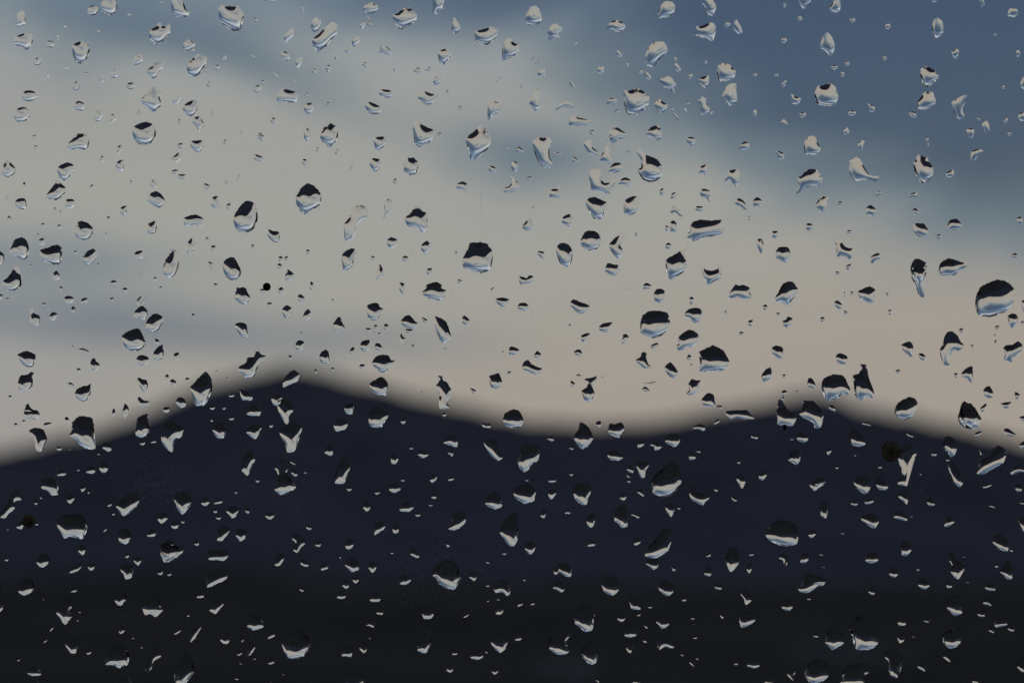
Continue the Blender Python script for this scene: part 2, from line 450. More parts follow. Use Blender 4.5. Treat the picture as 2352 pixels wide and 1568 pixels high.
BIG_DROPS = [
('largest raindrop of all, nearly round, close to the right edge', [3900, 1214, 3904, 1186, 3914, 1158, 3924, 1144, 3956, 1130, 3987, 1119, 4022, 1125, 4050, 1146, 4059, 1162, 4059, 1200, 4046, 1221, 4026, 1245, 3991, 1259, 3963, 1268, 3935, 1266, 3912, 1259, 3904, 1238]),
('very large tall raindrop near the bottom right, bright crescent at its foot', [3395, 2512, 3398, 2484, 3429, 2466, 3471, 2444, 3499, 2456, 3513, 2487, 3515, 2562, 3499, 2585, 3476, 2597, 3429, 2597, 3415, 2574, 3407, 2543]),
('very large squarish raindrop with a black upper half, in the middle of the pale sky', [1851, 1065, 1851, 1034, 1865, 1006, 1870, 978, 1882, 971, 1917, 969, 1952, 973, 1959, 989, 1971, 1006, 1969, 1048, 1959, 1079, 1927, 1093, 1896, 1090, 1868, 1079]),
('very large slanted raindrop low in the dark saddle between the peaks', [2610, 1967, 2606, 1929, 2614, 1906, 2642, 1879, 2673, 1847, 2701, 1847, 2722, 1872, 2725, 1903, 2724, 1931, 2701, 1966, 2680, 1983, 2652, 1987, 2624, 1978]),
('very large round raindrop near the bottom edge, left of the middle', [1122, 2562, 1129, 2547, 1150, 2519, 1178, 2501, 1213, 2522, 1234, 2547, 1244, 2564, 1237, 2595, 1216, 2622, 1185, 2632, 1154, 2629, 1136, 2602, 1128, 2578]),
('very large round raindrop with a black dome, right of the middle', [2560, 1322, 2562, 1287, 2569, 1263, 2596, 1244, 2631, 1242, 2659, 1247, 2673, 1254, 2677, 1277, 2682, 1292, 2670, 1319, 2645, 1343, 2614, 1353, 2586, 1345, 2565, 1333]),
('very large wide raindrop with a bright bowl, low on the right mountain slope', [3063, 2140, 3067, 2112, 3102, 2084, 3137, 2078, 3172, 2091, 3193, 2116, 3189, 2171, 3161, 2182, 3130, 2183, 3098, 2171, 3074, 2157]),
('very large loaf-shaped raindrop with a black top above the right ridge', [2797, 1482, 2799, 1448, 2796, 1409, 2809, 1399, 2834, 1388, 2851, 1380, 2875, 1392, 2893, 1401, 2907, 1423, 2918, 1446, 2910, 1465, 2896, 1479, 2858, 1488, 2809, 1486]),
('very large tall raindrop standing across the blurred left end of the ridge', [274, 1741, 286, 1725, 289, 1690, 303, 1673, 317, 1664, 363, 1668, 373, 1683, 377, 1725, 382, 1788, 370, 1797, 342, 1793, 321, 1781, 307, 1764, 286, 1746]),
('very large round raindrop on the dark valley just below the picture centre', [1730, 2299, 1734, 2271, 1757, 2247, 1791, 2238, 1819, 2243, 1833, 2268, 1844, 2306, 1833, 2334, 1816, 2357, 1784, 2351, 1757, 2337, 1748, 2316]),
('very large square raindrop on the dark slope at the far left', [228, 2098, 230, 2070, 244, 2056, 286, 2058, 331, 2056, 343, 2088, 349, 2116, 331, 2153, 307, 2152, 279, 2145, 258, 2152, 241, 2126]),
('long flat trough-shaped raindrop lying across the right half of the sky', [2748, 949, 2760, 919, 2760, 905, 2776, 884, 2813, 879, 2841, 882, 2875, 879, 2893, 879, 2900, 898, 2891, 930, 2884, 938, 2841, 947, 2802, 957, 2774, 966, 2764, 956]),
('very large tilted raindrop with a slanting black top, left of the middle sky', [933, 881, 939, 858, 958, 828, 976, 807, 1000, 804, 1023, 816, 1030, 853, 1030, 881, 1014, 916, 990, 930, 958, 928, 941, 912]),
('very large kite-shaped raindrop pointed at the bottom, in upper middle sky', [1863, 560, 1882, 536, 1905, 518, 1915, 494, 1927, 501, 1952, 525, 1964, 560, 1955, 591, 1924, 621, 1898, 638, 1882, 638, 1875, 605]),
('large hooded raindrop on the right peak beside a flask-shaped one', [3286, 1531, 3297, 1512, 3328, 1498, 3360, 1498, 3377, 1507, 3395, 1542, 3402, 1559, 3400, 1577, 3367, 1577, 3353, 1594, 3328, 1599, 3311, 1608, 3297, 1587, 3287, 1556]),
('very large egg-shaped raindrop with a black cap on the left pale sky', [1183, 790, 1192, 773, 1204, 752, 1227, 734, 1251, 739, 1270, 757, 1284, 778, 1284, 813, 1262, 835, 1220, 858, 1199, 841, 1185, 814]),
('sack-shaped raindrop with a pinched upper neck beside a black slit', [2544, 612, 2553, 597, 2570, 598, 2576, 612, 2589, 621, 2628, 638, 2638, 647, 2649, 672, 2650, 691, 2642, 710, 2621, 726, 2596, 729, 2572, 719, 2556, 696, 2551, 678, 2565, 668, 2563, 637]),
('very large pot-shaped raindrop where pale cloud meets the blue sky', [2495, 364, 2504, 361, 2513, 364, 2542, 354, 2569, 361, 2591, 380, 2598, 394, 2595, 418, 2579, 436, 2558, 455, 2537, 462, 2513, 457, 2501, 439, 2496, 411]),
('large jar-shaped raindrop with a black mouth close to the top edge', [873, 42, 877, 26, 890, 21, 903, 26, 945, 26, 951, 21, 962, 38, 976, 56, 971, 91, 964, 120, 936, 126, 917, 117, 894, 101, 878, 80]),
('long Y-shaped raindrop with bright arms touching the brown blot', [3592, 1828, 3604, 1788, 3628, 1772, 3656, 1781, 3665, 1809, 3653, 1854, 3635, 1917, 3626, 1943, 3593, 1936, 3592, 1920, 3607, 1906, 3605, 1875, 3597, 1854]),
('large right-leaning narrow raindrop below the tall giant near bottom right', [3358, 2721, 3377, 2690, 3384, 2665, 3429, 2655, 3464, 2649, 3482, 2662, 3492, 2686, 3461, 2696, 3457, 2728, 3429, 2742, 3381, 2742]),
('large pointed raindrop leaning on the rising left ridge line', [760, 1549, 777, 1530, 802, 1503, 816, 1489, 826, 1486, 844, 1510, 849, 1542, 847, 1563, 833, 1598, 816, 1622, 784, 1622, 774, 1594, 765, 1570]),
('flask-shaped raindrop with a narrow neck just above the right peak', [3410, 1503, 3433, 1493, 3440, 1479, 3433, 1458, 3464, 1458, 3471, 1486, 3478, 1517, 3496, 1566, 3494, 1591, 3468, 1587, 3442, 1601, 3419, 1580, 3415, 1535]),
('long slanting raindrop with a bright tip on the dark slope right of centre', [2593, 2184, 2621, 2161, 2642, 2119, 2666, 2110, 2684, 2116, 2694, 2133, 2680, 2182, 2670, 2203, 2624, 2231, 2583, 2224, 2579, 2203]),
('large oval raindrop below and left of the bent-footed raindrop at lower middle', [2196, 2590, 2199, 2557, 2217, 2505, 2276, 2500, 2283, 2533, 2262, 2571, 2283, 2592, 2266, 2613, 2224, 2615]),
('large roundish raindrop nearest below and left of the tall giant near bottom right', [3219, 2703, 3224, 2669, 3245, 2637, 3276, 2634, 3294, 2637, 3318, 2665, 3315, 2700, 3294, 2721, 3259, 2735, 3238, 2728]),
('large upright narrow raindrop second nearest below and right of the wide-footed raindrop at lower left', [699, 2724, 697, 2679, 718, 2623, 746, 2606, 774, 2651, 776, 2686, 757, 2714, 732, 2742, 704, 2735]),
('large upright notched raindrop below and left of the largest raindrop by the right edge', [3759, 1399, 3768, 1381, 3782, 1336, 3804, 1324, 3829, 1340, 3841, 1364, 3858, 1382, 3837, 1402, 3815, 1402, 3804, 1427, 3801, 1460, 3775, 1458, 3764, 1430, 3760, 1413]),
('large raindrop with a bright bent foot in the lower middle dark', [2297, 2456, 2300, 2439, 2335, 2418, 2356, 2411, 2379, 2425, 2381, 2449, 2374, 2480, 2375, 2498, 2367, 2519, 2342, 2525, 2321, 2512, 2300, 2491]),
('bent boot-shaped raindrop in the left middle of the sky', [1375, 923, 1377, 895, 1398, 870, 1408, 842, 1419, 825, 1440, 820, 1464, 828, 1474, 846, 1473, 862, 1440, 884, 1426, 905, 1420, 933, 1405, 961, 1380, 961]),
('tall tooth-shaped raindrop with no black cap, in the upper middle sky', [2130, 574, 2144, 553, 2157, 548, 2175, 553, 2196, 549, 2208, 567, 2198, 591, 2199, 626, 2210, 654, 2203, 678, 2182, 672, 2157, 654, 2142, 623]),
('tall leaning raindrop with a bright toe on the dark slope near the middle', [1999, 2130, 2002, 2112, 2018, 2077, 2053, 2046, 2072, 2056, 2072, 2102, 2070, 2157, 2056, 2182, 2035, 2180, 2016, 2157]),
('hourglass-shaped raindrop with a bright saddle-like foot on the left mountain', [1096, 1865, 1115, 1838, 1143, 1847, 1150, 1882, 1147, 1896, 1183, 1941, 1178, 1955, 1150, 1971, 1121, 1978, 1098, 1957, 1108, 1927, 1112, 1896]),
('long diagonal raindrop like a bone near the right edge of the mountain', [3907, 1893, 3916, 1861, 3924, 1844, 3952, 1826, 3973, 1795, 3994, 1781, 4020, 1795, 4024, 1819, 4012, 1851, 3952, 1886, 3935, 1896]),
('large roundish raindrop nearest below and left of the wide-footed raindrop at lower left', [418, 2655, 424, 2620, 450, 2581, 478, 2571, 502, 2585, 516, 2613, 512, 2655, 495, 2662, 476, 2670, 450, 2658]),
('large raindrop holding a bright letter V, on the left mountain', [1117, 1727, 1133, 1708, 1168, 1692, 1196, 1697, 1209, 1711, 1196, 1753, 1189, 1784, 1176, 1804, 1150, 1809, 1141, 1777, 1126, 1750]),
('tapering raindrop ending in a bright hook on the left mountain', [645, 1757, 647, 1708, 662, 1690, 689, 1684, 718, 1701, 734, 1718, 725, 1746, 701, 1758, 694, 1777, 690, 1807, 676, 1802, 655, 1781]),
('large barrel-shaped raindrop in the upper left sky', [532, 509, 558, 495, 582, 488, 615, 499, 624, 537, 614, 565, 586, 583, 558, 579, 537, 558, 530, 533]),
('large upright narrow raindrop below and left of the trough-shaped raindrop', [2663, 1041, 2694, 1020, 2715, 1008, 2718, 997, 2736, 1003, 2741, 1032, 2748, 1067, 2732, 1090, 2708, 1107, 2680, 1118, 2666, 1090]),
('large oval raindrop below the bell-shaped raindrop at ridge end', [3832, 1666, 3839, 1638, 3844, 1614, 3855, 1608, 3869, 1628, 3890, 1629, 3904, 1638, 3926, 1675, 3921, 1690, 3912, 1709, 3883, 1716, 3855, 1708, 3837, 1690]),
('large turtle-shaped pale raindrop on the blue sky at upper right', [3260, 366, 3273, 345, 3286, 343, 3318, 335, 3340, 345, 3346, 366, 3354, 387, 3342, 417, 3325, 424, 3297, 425, 3269, 415, 3260, 390]),
('large left-leaning narrow raindrop nearest below and left of the hooded raindrop on right peak', [3198, 1657, 3210, 1628, 3214, 1600, 3231, 1603, 3255, 1605, 3290, 1645, 3294, 1666, 3283, 1708, 3259, 1712, 3252, 1690, 3227, 1680]),
('large upright narrow raindrop below the half-black round raindrop on ridge', [2072, 1851, 2076, 1826, 2089, 1784, 2112, 1779, 2150, 1783, 2158, 1809, 2152, 1840, 2126, 1858, 2116, 1875, 2096, 1888, 2079, 1872]),
('long slanting slug-shaped raindrop near the top, left of the middle', [1251, 157, 1272, 139, 1293, 119, 1311, 101, 1328, 89, 1347, 98, 1351, 132, 1325, 160, 1304, 188, 1272, 208, 1255, 192, 1249, 171]),
('large lantern-shaped raindrop in the right sky', [3654, 651, 3663, 640, 3668, 621, 3691, 624, 3710, 631, 3715, 647, 3731, 668, 3733, 696, 3719, 720, 3698, 733, 3680, 727, 3663, 703, 3656, 675]),
('large roundish raindrop second nearest right of the boot-shaped raindrop', [1619, 874, 1642, 853, 1656, 832, 1680, 821, 1691, 846, 1708, 848, 1710, 877, 1708, 916, 1691, 931, 1663, 912, 1631, 905]),
('five-sided raindrop with a thin black slit, upper middle of the sky', [1650, 506, 1662, 483, 1680, 486, 1701, 506, 1737, 523, 1732, 558, 1711, 575, 1683, 589, 1659, 575, 1654, 540]),
('large roundish raindrop fourth nearest above and left of the pointed raindrop on left ridge', [486, 1352, 490, 1340, 512, 1324, 526, 1319, 551, 1313, 565, 1326, 575, 1350, 582, 1371, 572, 1390, 553, 1402, 519, 1401, 500, 1387]),
('drumstick-shaped raindrop with a thin tail pointing lower right', [3395, 644, 3415, 635, 3422, 626, 3440, 637, 3454, 661, 3471, 692, 3489, 703, 3513, 706, 3515, 717, 3503, 727, 3482, 719, 3461, 719, 3426, 724, 3405, 706, 3396, 678]),
('large left-leaning ragged raindrop second nearest left of the pinched sack-shaped raindrop', [2354, 696, 2363, 682, 2384, 675, 2402, 685, 2407, 713, 2415, 731, 2436, 731, 2443, 720, 2457, 717, 2466, 734, 2443, 755, 2440, 776, 2402, 769, 2367, 759, 2360, 727]),
('large right-leaning notched raindrop left of the drumstick-shaped raindrop', [3182, 769, 3196, 745, 3187, 713, 3203, 706, 3227, 680, 3245, 677, 3269, 680, 3287, 710, 3290, 720, 3282, 741, 3241, 746, 3210, 759, 3193, 774]),
('large bean-shaped raindrop leaning right against the blue upper sky', [2581, 220, 2593, 195, 2610, 174, 2638, 166, 2659, 171, 2668, 188, 2670, 206, 2649, 227, 2631, 248, 2612, 270, 2584, 261, 2582, 241]),
('boomerang-shaped raindrop with a white lower edge, just above the left peak', [953, 1470, 962, 1462, 983, 1451, 990, 1430, 1014, 1427, 1023, 1406, 1032, 1404, 1046, 1418, 1063, 1421, 1063, 1434, 1042, 1448, 1028, 1476, 1025, 1493, 1007, 1510, 983, 1512, 969, 1496, 955, 1486]),
('smooth oval raindrop resting on the descending right ridge', [3579, 1638, 3593, 1610, 3635, 1587, 3660, 1594, 3671, 1615, 3666, 1639, 3646, 1667, 3618, 1678, 3590, 1671, 3578, 1653]),
('large raindrop with a wide bright foot in the lower left dark', [567, 2421, 574, 2386, 593, 2369, 624, 2372, 638, 2393, 641, 2421, 654, 2435, 624, 2466, 600, 2454, 580, 2458]),
('large upright narrow raindrop below and right of the tall giant near bottom right', [3537, 2625, 3537, 2606, 3565, 2588, 3597, 2609, 3614, 2630, 3611, 2644, 3600, 2686, 3592, 2709, 3565, 2700, 3555, 2679, 3553, 2644]),
('large roundish raindrop nearest above the barrel-shaped raindrop at upper left', [560, 401, 575, 387, 593, 359, 608, 345, 628, 356, 648, 371, 638, 390, 648, 417, 628, 439, 612, 450, 593, 434, 572, 418]),
('large flat narrow raindrop above and right of the carrot-shaped raindrop', [3755, 1083, 3757, 1062, 3771, 1045, 3797, 1033, 3827, 1041, 3851, 1050, 3865, 1043, 3872, 1058, 3858, 1072, 3841, 1079, 3820, 1100, 3792, 1104, 3761, 1100]),
('long tapering carrot-shaped raindrop hanging in the right sky', [3644, 1106, 3642, 1085, 3673, 1061, 3701, 1078, 3708, 1120, 3703, 1158, 3700, 1183, 3687, 1190, 3673, 1176, 3660, 1141]),
('large oval raindrop second nearest right of the slug-shaped raindrop near top', [1570, 64, 1593, 52, 1610, 37, 1631, 31, 1656, 45, 1668, 63, 1663, 84, 1635, 105, 1605, 120, 1586, 105, 1574, 84]),
('large oval raindrop above and right of the loaf-shaped raindrop above right ridge', [3100, 1190, 3116, 1165, 3130, 1136, 3158, 1125, 3175, 1130, 3194, 1160, 3187, 1176, 3165, 1204, 3151, 1221, 3130, 1211, 3109, 1207]),
('large oval raindrop sixth nearest below and left of the barrel-shaped raindrop at upper left', [160, 1027, 160, 1001, 188, 991, 227, 978, 249, 994, 248, 1017, 244, 1052, 216, 1059, 188, 1050, 164, 1038]),
('onion-shaped raindrop with a pointed tip at the saddle between the peaks', [2297, 1746, 2304, 1729, 2314, 1718, 2318, 1689, 2335, 1692, 2356, 1711, 2370, 1739, 2372, 1757, 2361, 1777, 2342, 1791, 2328, 1796, 2311, 1783, 2299, 1764]),
('large upright narrow raindrop second nearest below and left of the hooded raindrop on right peak', [3104, 1652, 3109, 1628, 3116, 1596, 3130, 1605, 3154, 1641, 3168, 1645, 3186, 1669, 3170, 1702, 3137, 1701, 3111, 1696]),
('large bell-shaped raindrop at the right end of the ridge', [3841, 1636, 3851, 1615, 3856, 1601, 3869, 1611, 3883, 1613, 3904, 1636, 3911, 1667, 3900, 1702, 3876, 1716, 3851, 1692]),
('large oval raindrop nearest right of the tall giant near bottom right', [3773, 2571, 3773, 2526, 3799, 2519, 3823, 2494, 3846, 2503, 3848, 2533, 3843, 2566, 3820, 2588, 3795, 2591]),
('large leaning raindrop with a bright boat-like lower edge on the left mountain', [463, 2018, 492, 1994, 530, 1966, 553, 1974, 557, 2001, 547, 2025, 523, 2046, 493, 2063, 471, 2035]),
('large roundish raindrop second nearest below and left of the pinched sack-shaped raindrop', [2342, 811, 2354, 792, 2381, 789, 2422, 807, 2433, 814, 2422, 835, 2408, 875, 2374, 874, 2353, 839]),
('large upright narrow raindrop second nearest below and left of the tilted black-topped raindrop at left', [652, 1076, 661, 1041, 673, 1024, 685, 994, 713, 1006, 718, 1027, 713, 1069, 701, 1097, 676, 1114, 655, 1097]),
('large upright ragged raindrop below the leaf-shaped raindrop', [1742, 1545, 1755, 1524, 1746, 1503, 1769, 1503, 1772, 1521, 1788, 1528, 1805, 1559, 1800, 1587, 1788, 1611, 1802, 1627, 1791, 1632, 1770, 1636, 1757, 1631, 1755, 1601, 1758, 1580, 1750, 1556]),
('large upright narrow raindrop nearest left of the tall giant near bottom right', [3300, 2569, 3304, 2547, 3328, 2491, 3342, 2491, 3374, 2543, 3375, 2571, 3332, 2597, 3320, 2590]),
('large oval raindrop above and right of the tall leaning raindrop near middle', [2053, 1969, 2063, 1948, 2105, 1933, 2126, 1945, 2144, 1959, 2140, 1983, 2136, 2002, 2102, 2015, 2074, 2001, 2060, 1987]),
('large upright narrow raindrop below the square raindrop at far left', [225, 2449, 228, 2411, 244, 2390, 268, 2381, 286, 2397, 289, 2425, 275, 2442, 288, 2463, 268, 2491, 258, 2497, 244, 2477]),
('large oval raindrop below the bent-footed raindrop at lower middle', [2325, 2613, 2332, 2585, 2363, 2559, 2395, 2561, 2393, 2602, 2384, 2648, 2365, 2656, 2339, 2641]),
('large flat notched raindrop below and right of the wide bowl-like raindrop on right slope', [3200, 2365, 3189, 2344, 3207, 2337, 3227, 2292, 3255, 2296, 3287, 2313, 3308, 2318, 3304, 2330, 3278, 2337, 3252, 2358, 3224, 2371]),
('large roundish raindrop seventh nearest below and left of the barrel-shaped raindrop at upper left', [38, 1003, 49, 980, 59, 959, 87, 948, 105, 959, 115, 985, 114, 1013, 108, 1031, 89, 1040, 63, 1024, 41, 1015]),
('large roundish raindrop third nearest below and left of the pinched sack-shaped raindrop', [2321, 970, 2330, 943, 2346, 924, 2377, 924, 2395, 936, 2405, 957, 2403, 971, 2388, 996, 2358, 1003, 2332, 989]),
('large right-leaning narrow raindrop second nearest left of the jar-shaped raindrop at top', [600, 126, 624, 105, 638, 91, 652, 105, 662, 105, 683, 96, 680, 115, 682, 129, 662, 153, 645, 173, 619, 181, 607, 164, 596, 153]),
('large oval raindrop below the tilted black-topped raindrop at left', [890, 1062, 897, 1043, 920, 1029, 939, 1032, 953, 1058, 962, 1076, 964, 1097, 948, 1118, 924, 1121, 899, 1100]),
('large oval raindrop below and right of the round giant below the centre', [1962, 2566, 1969, 2536, 1987, 2515, 2008, 2512, 2028, 2526, 2034, 2561, 2022, 2592, 2002, 2609, 1980, 2595]),
('large oval raindrop third nearest above and left of the tall raindrop across left ridge end', [13, 1123, 31, 1109, 45, 1089, 59, 1066, 77, 1071, 82, 1099, 86, 1127, 84, 1144, 59, 1163, 31, 1163, 14, 1151, 12, 1134]),
('large oval raindrop above the black-capped egg on left sky', [1279, 547, 1288, 523, 1307, 497, 1321, 493, 1345, 506, 1352, 523, 1351, 551, 1338, 575, 1318, 589, 1290, 568]),
('large right-leaning narrow raindrop above and left of the loaf-shaped raindrop above right ridge', [2706, 1385, 2715, 1371, 2713, 1350, 2736, 1329, 2757, 1318, 2781, 1326, 2794, 1341, 2792, 1360, 2771, 1390, 2753, 1387, 2732, 1399, 2713, 1401]),
('large bucket-shaped raindrop with two black mouths in the upper left', [286, 187, 307, 171, 326, 164, 343, 171, 359, 192, 356, 220, 345, 241, 326, 256, 307, 251, 295, 230, 289, 206]),
('large roundish raindrop above and right of the tick-marked raindrop', [1474, 1676, 1478, 1652, 1488, 1635, 1502, 1621, 1530, 1635, 1553, 1662, 1537, 1690, 1527, 1707, 1502, 1709, 1480, 1702]),
('large flat narrow raindrop above the leaf-shaped raindrop', [1687, 1169, 1702, 1155, 1704, 1139, 1746, 1127, 1767, 1141, 1770, 1155, 1786, 1162, 1777, 1183, 1762, 1203, 1715, 1193, 1690, 1177]),
('large upright narrow raindrop right of the squarish giant in mid sky', [2224, 1003, 2231, 980, 2248, 971, 2273, 977, 2290, 1003, 2288, 1041, 2276, 1065, 2259, 1068, 2238, 1050]),
('large flat narrow raindrop second nearest above the kite-shaped raindrop in upper middle', [1898, 131, 1917, 122, 1962, 109, 1973, 112, 1994, 124, 1985, 146, 1969, 167, 1947, 181, 1917, 174, 1901, 164]),
('long leaf-shaped raindrop with a black back, tilted to the lower right', [1732, 1268, 1743, 1265, 1767, 1273, 1788, 1291, 1798, 1322, 1806, 1348, 1795, 1362, 1776, 1374, 1757, 1357, 1741, 1308]),
('large upright narrow raindrop nearest above the carrot-shaped raindrop', [3642, 1069, 3653, 1041, 3656, 1036, 3677, 1036, 3705, 1052, 3708, 1086, 3698, 1111, 3677, 1139, 3660, 1118, 3644, 1090]),
('large right-leaning narrow raindrop second nearest below and left of the jar-shaped raindrop at top', [753, 255, 777, 230, 791, 216, 809, 223, 823, 227, 828, 244, 812, 275, 795, 300, 774, 309, 753, 296, 748, 275]),
('large oval raindrop nearest above and left of the streaked slanting raindrop at lower left', [641, 2200, 643, 2175, 680, 2174, 732, 2187, 732, 2205, 715, 2224, 687, 2240, 671, 2248, 659, 2236]),
('half-black round raindrop on the ridge left of the saddle', [2012, 1683, 2018, 1655, 2039, 1641, 2056, 1636, 2077, 1643, 2091, 1669, 2095, 1687, 2084, 1704, 2056, 1712, 2025, 1704]),
('large oval raindrop below the onion-shaped raindrop at the saddle', [2294, 1973, 2297, 1952, 2307, 1934, 2335, 1930, 2363, 1940, 2363, 1967, 2353, 1994, 2346, 2017, 2325, 2016, 2302, 1997]),
('tall narrow raindrop with a bright tick mark, between left peak and middle', [1340, 1931, 1342, 1899, 1352, 1851, 1363, 1826, 1389, 1826, 1391, 1854, 1401, 1868, 1387, 1910, 1377, 1931, 1361, 1934]),
('large oval raindrop second nearest right of the tall giant near bottom right', [3788, 2432, 3790, 2400, 3802, 2376, 3850, 2381, 3853, 2407, 3851, 2442, 3846, 2452, 3818, 2461]),
('large oval raindrop nearest above and right of the bean-shaped raindrop on blue sky', [2781, 106, 2799, 108, 2820, 98, 2849, 91, 2863, 106, 2861, 136, 2851, 166, 2827, 157, 2779, 141, 2779, 122]),
('large oval raindrop left of the barrel-shaped raindrop at upper left', [267, 584, 279, 567, 296, 551, 303, 536, 338, 536, 356, 551, 354, 584, 343, 599, 307, 597, 275, 598]),
('large roundish raindrop right of the bean-shaped raindrop on blue sky', [2867, 270, 2879, 260, 2893, 253, 2917, 258, 2929, 272, 2943, 286, 2938, 307, 2929, 318, 2886, 329, 2872, 314]),
('large oval raindrop right of the boat-bright raindrop on left slope', [696, 1994, 708, 1969, 739, 1967, 764, 1990, 765, 2015, 743, 2046, 727, 2056, 708, 2032, 701, 2011]),
('large oval raindrop nearest left of the jar-shaped raindrop at top', [680, -7, 715, -10, 732, 7, 743, 35, 757, 49, 750, 68, 711, 70, 689, 56, 685, 28]),
('large oval raindrop nearest below and left of the leaf-shaped raindrop', [1487, 1453, 1499, 1430, 1516, 1420, 1551, 1420, 1565, 1441, 1579, 1439, 1572, 1458, 1551, 1479, 1527, 1491, 1506, 1476]),
('large upright narrow raindrop nearest left of the tall raindrop across left ridge end', [117, 1729, 120, 1718, 145, 1709, 174, 1718, 181, 1732, 189, 1755, 181, 1777, 167, 1802, 150, 1805, 141, 1791, 139, 1767, 132, 1746]),
('large upright narrow raindrop nearest below the round giant below the centre', [1671, 2601, 1669, 2574, 1676, 2547, 1697, 2512, 1725, 2519, 1725, 2571, 1711, 2602, 1697, 2611]),
('large upright narrow raindrop nearest above the kite-shaped raindrop in upper middle', [2011, 181, 2022, 162, 2042, 150, 2053, 171, 2076, 181, 2074, 206, 2056, 227, 2028, 237, 2013, 248, 2008, 227]),
('large roundish raindrop third nearest below and left of the barrel-shaped raindrop at upper left', [302, 923, 307, 898, 319, 883, 343, 888, 363, 902, 373, 917, 370, 936, 356, 954, 336, 962, 307, 952, 303, 936]),
('large oval raindrop second nearest above and left of the streaked slanting raindrop at lower left', [641, 2210, 645, 2182, 680, 2157, 708, 2185, 715, 2206, 690, 2231, 659, 2248, 648, 2231]),
('large roundish raindrop second nearest below and left of the leaf-shaped raindrop', [1476, 1537, 1495, 1521, 1527, 1506, 1549, 1528, 1553, 1545, 1549, 1566, 1542, 1582, 1513, 1583, 1488, 1566]),
('large roundish raindrop second nearest above the lantern-shaped raindrop at right', [3680, 296, 3684, 275, 3708, 267, 3726, 274, 3743, 288, 3755, 309, 3738, 329, 3708, 349, 3689, 338, 3687, 321]),
('large oval raindrop above and right of the bent-footed raindrop at lower middle', [2405, 2330, 2415, 2304, 2436, 2301, 2471, 2316, 2475, 2358, 2450, 2381, 2417, 2365]),
('large upright narrow raindrop left of the hook-bright raindrop on left mountain', [543, 1739, 546, 1690, 551, 1669, 572, 1659, 591, 1655, 593, 1694, 600, 1713, 589, 1741, 570, 1749]),
('long slanting raindrop with a bright streak along its foot at lower left', [826, 2348, 824, 2310, 840, 2292, 875, 2276, 903, 2283, 913, 2292, 906, 2313, 864, 2337]),
('large upright ragged raindrop above the V-bright raindrop on left mountain', [1086, 1589, 1112, 1643, 1108, 1607, 1126, 1596, 1154, 1603, 1173, 1640, 1159, 1666, 1152, 1694, 1140, 1692, 1126, 1669]),
('large right-leaning notched raindrop below the largest raindrop by the right edge', [4012, 1395, 4024, 1380, 4050, 1378, 4071, 1364, 4087, 1376, 4092, 1392, 4078, 1409, 4055, 1427, 4046, 1448, 4015, 1441, 4019, 1416]),
('large oval raindrop second nearest below and left of the barrel-shaped raindrop at upper left', [181, 787, 199, 762, 213, 741, 223, 722, 241, 724, 244, 734, 265, 752, 263, 769, 244, 790, 223, 802, 195, 795]),
('large upright ragged raindrop above and left of the pinched sack-shaped raindrop', [2400, 640, 2415, 605, 2426, 574, 2433, 553, 2457, 539, 2475, 536, 2475, 560, 2454, 574, 2443, 598, 2447, 626, 2449, 649, 2429, 656]),
('large oval raindrop below and right of the trough-shaped raindrop', [2914, 1184, 2924, 1162, 2943, 1137, 2956, 1143, 2971, 1139, 2999, 1150, 3001, 1172, 3008, 1190, 2973, 1197, 2952, 1188, 2928, 1193]),
('large oval raindrop second nearest left of the bean-shaped raindrop on blue sky', [2100, 73, 2109, 52, 2119, 33, 2140, 24, 2157, 37, 2166, 63, 2165, 85, 2147, 101, 2126, 105, 2107, 96]),
('large oval raindrop nearest above the lantern-shaped raindrop at right', [3668, 411, 3680, 394, 3696, 371, 3731, 368, 3736, 384, 3744, 406, 3733, 425, 3705, 439, 3673, 436]),
('large upright notched raindrop below the pinched sack-shaped raindrop', [2435, 982, 2457, 954, 2473, 942, 2476, 921, 2488, 930, 2502, 929, 2492, 957, 2481, 982, 2491, 999, 2488, 1017, 2478, 1032, 2464, 1031, 2450, 1013]),
('large right-leaning notched raindrop below the wide-footed raindrop at lower left', [575, 2669, 582, 2637, 600, 2595, 621, 2585, 652, 2606, 648, 2622, 617, 2641, 607, 2669, 594, 2691]),
('large right-leaning notched raindrop left of the square raindrop at far left', [0, 2055, 21, 2025, 52, 1966, 66, 1957, 84, 1980, 85, 1999, 59, 2004, 59, 2032, 35, 2053, 21, 2071, 2, 2069]),
('large upright notched raindrop second nearest below the bone-like raindrop at right', [3794, 2233, 3795, 2208, 3809, 2203, 3823, 2233, 3858, 2261, 3855, 2280, 3834, 2315, 3816, 2306, 3802, 2285, 3809, 2264]),
('large upright narrow raindrop nearest below and left of the wide bowl-like raindrop on right slope', [2904, 2254, 2905, 2215, 2914, 2191, 2935, 2186, 2950, 2201, 2956, 2247, 2938, 2275, 2922, 2286]),
('large oval raindrop below the turtle-shaped raindrop on blue sky', [3217, 574, 3224, 558, 3241, 544, 3259, 548, 3269, 567, 3283, 598, 3269, 617, 3241, 621, 3222, 617, 3217, 598]),
('large upright narrow raindrop third nearest below and right of the bean-shaped raindrop on blue sky', [2888, 384, 2907, 345, 2924, 335, 2945, 336, 2945, 363, 2948, 403, 2922, 425, 2900, 406]),
('large oval raindrop left of the bucket-shaped raindrop at upper left', [52, 167, 66, 145, 105, 132, 126, 135, 132, 153, 129, 174, 108, 202, 84, 190, 58, 180]),
('large upright notched raindrop above and right of the lantern-shaped raindrop at right', [3804, 413, 3827, 396, 3856, 382, 3877, 382, 3876, 394, 3855, 422, 3851, 446, 3859, 467, 3841, 479, 3825, 467, 3815, 439]),
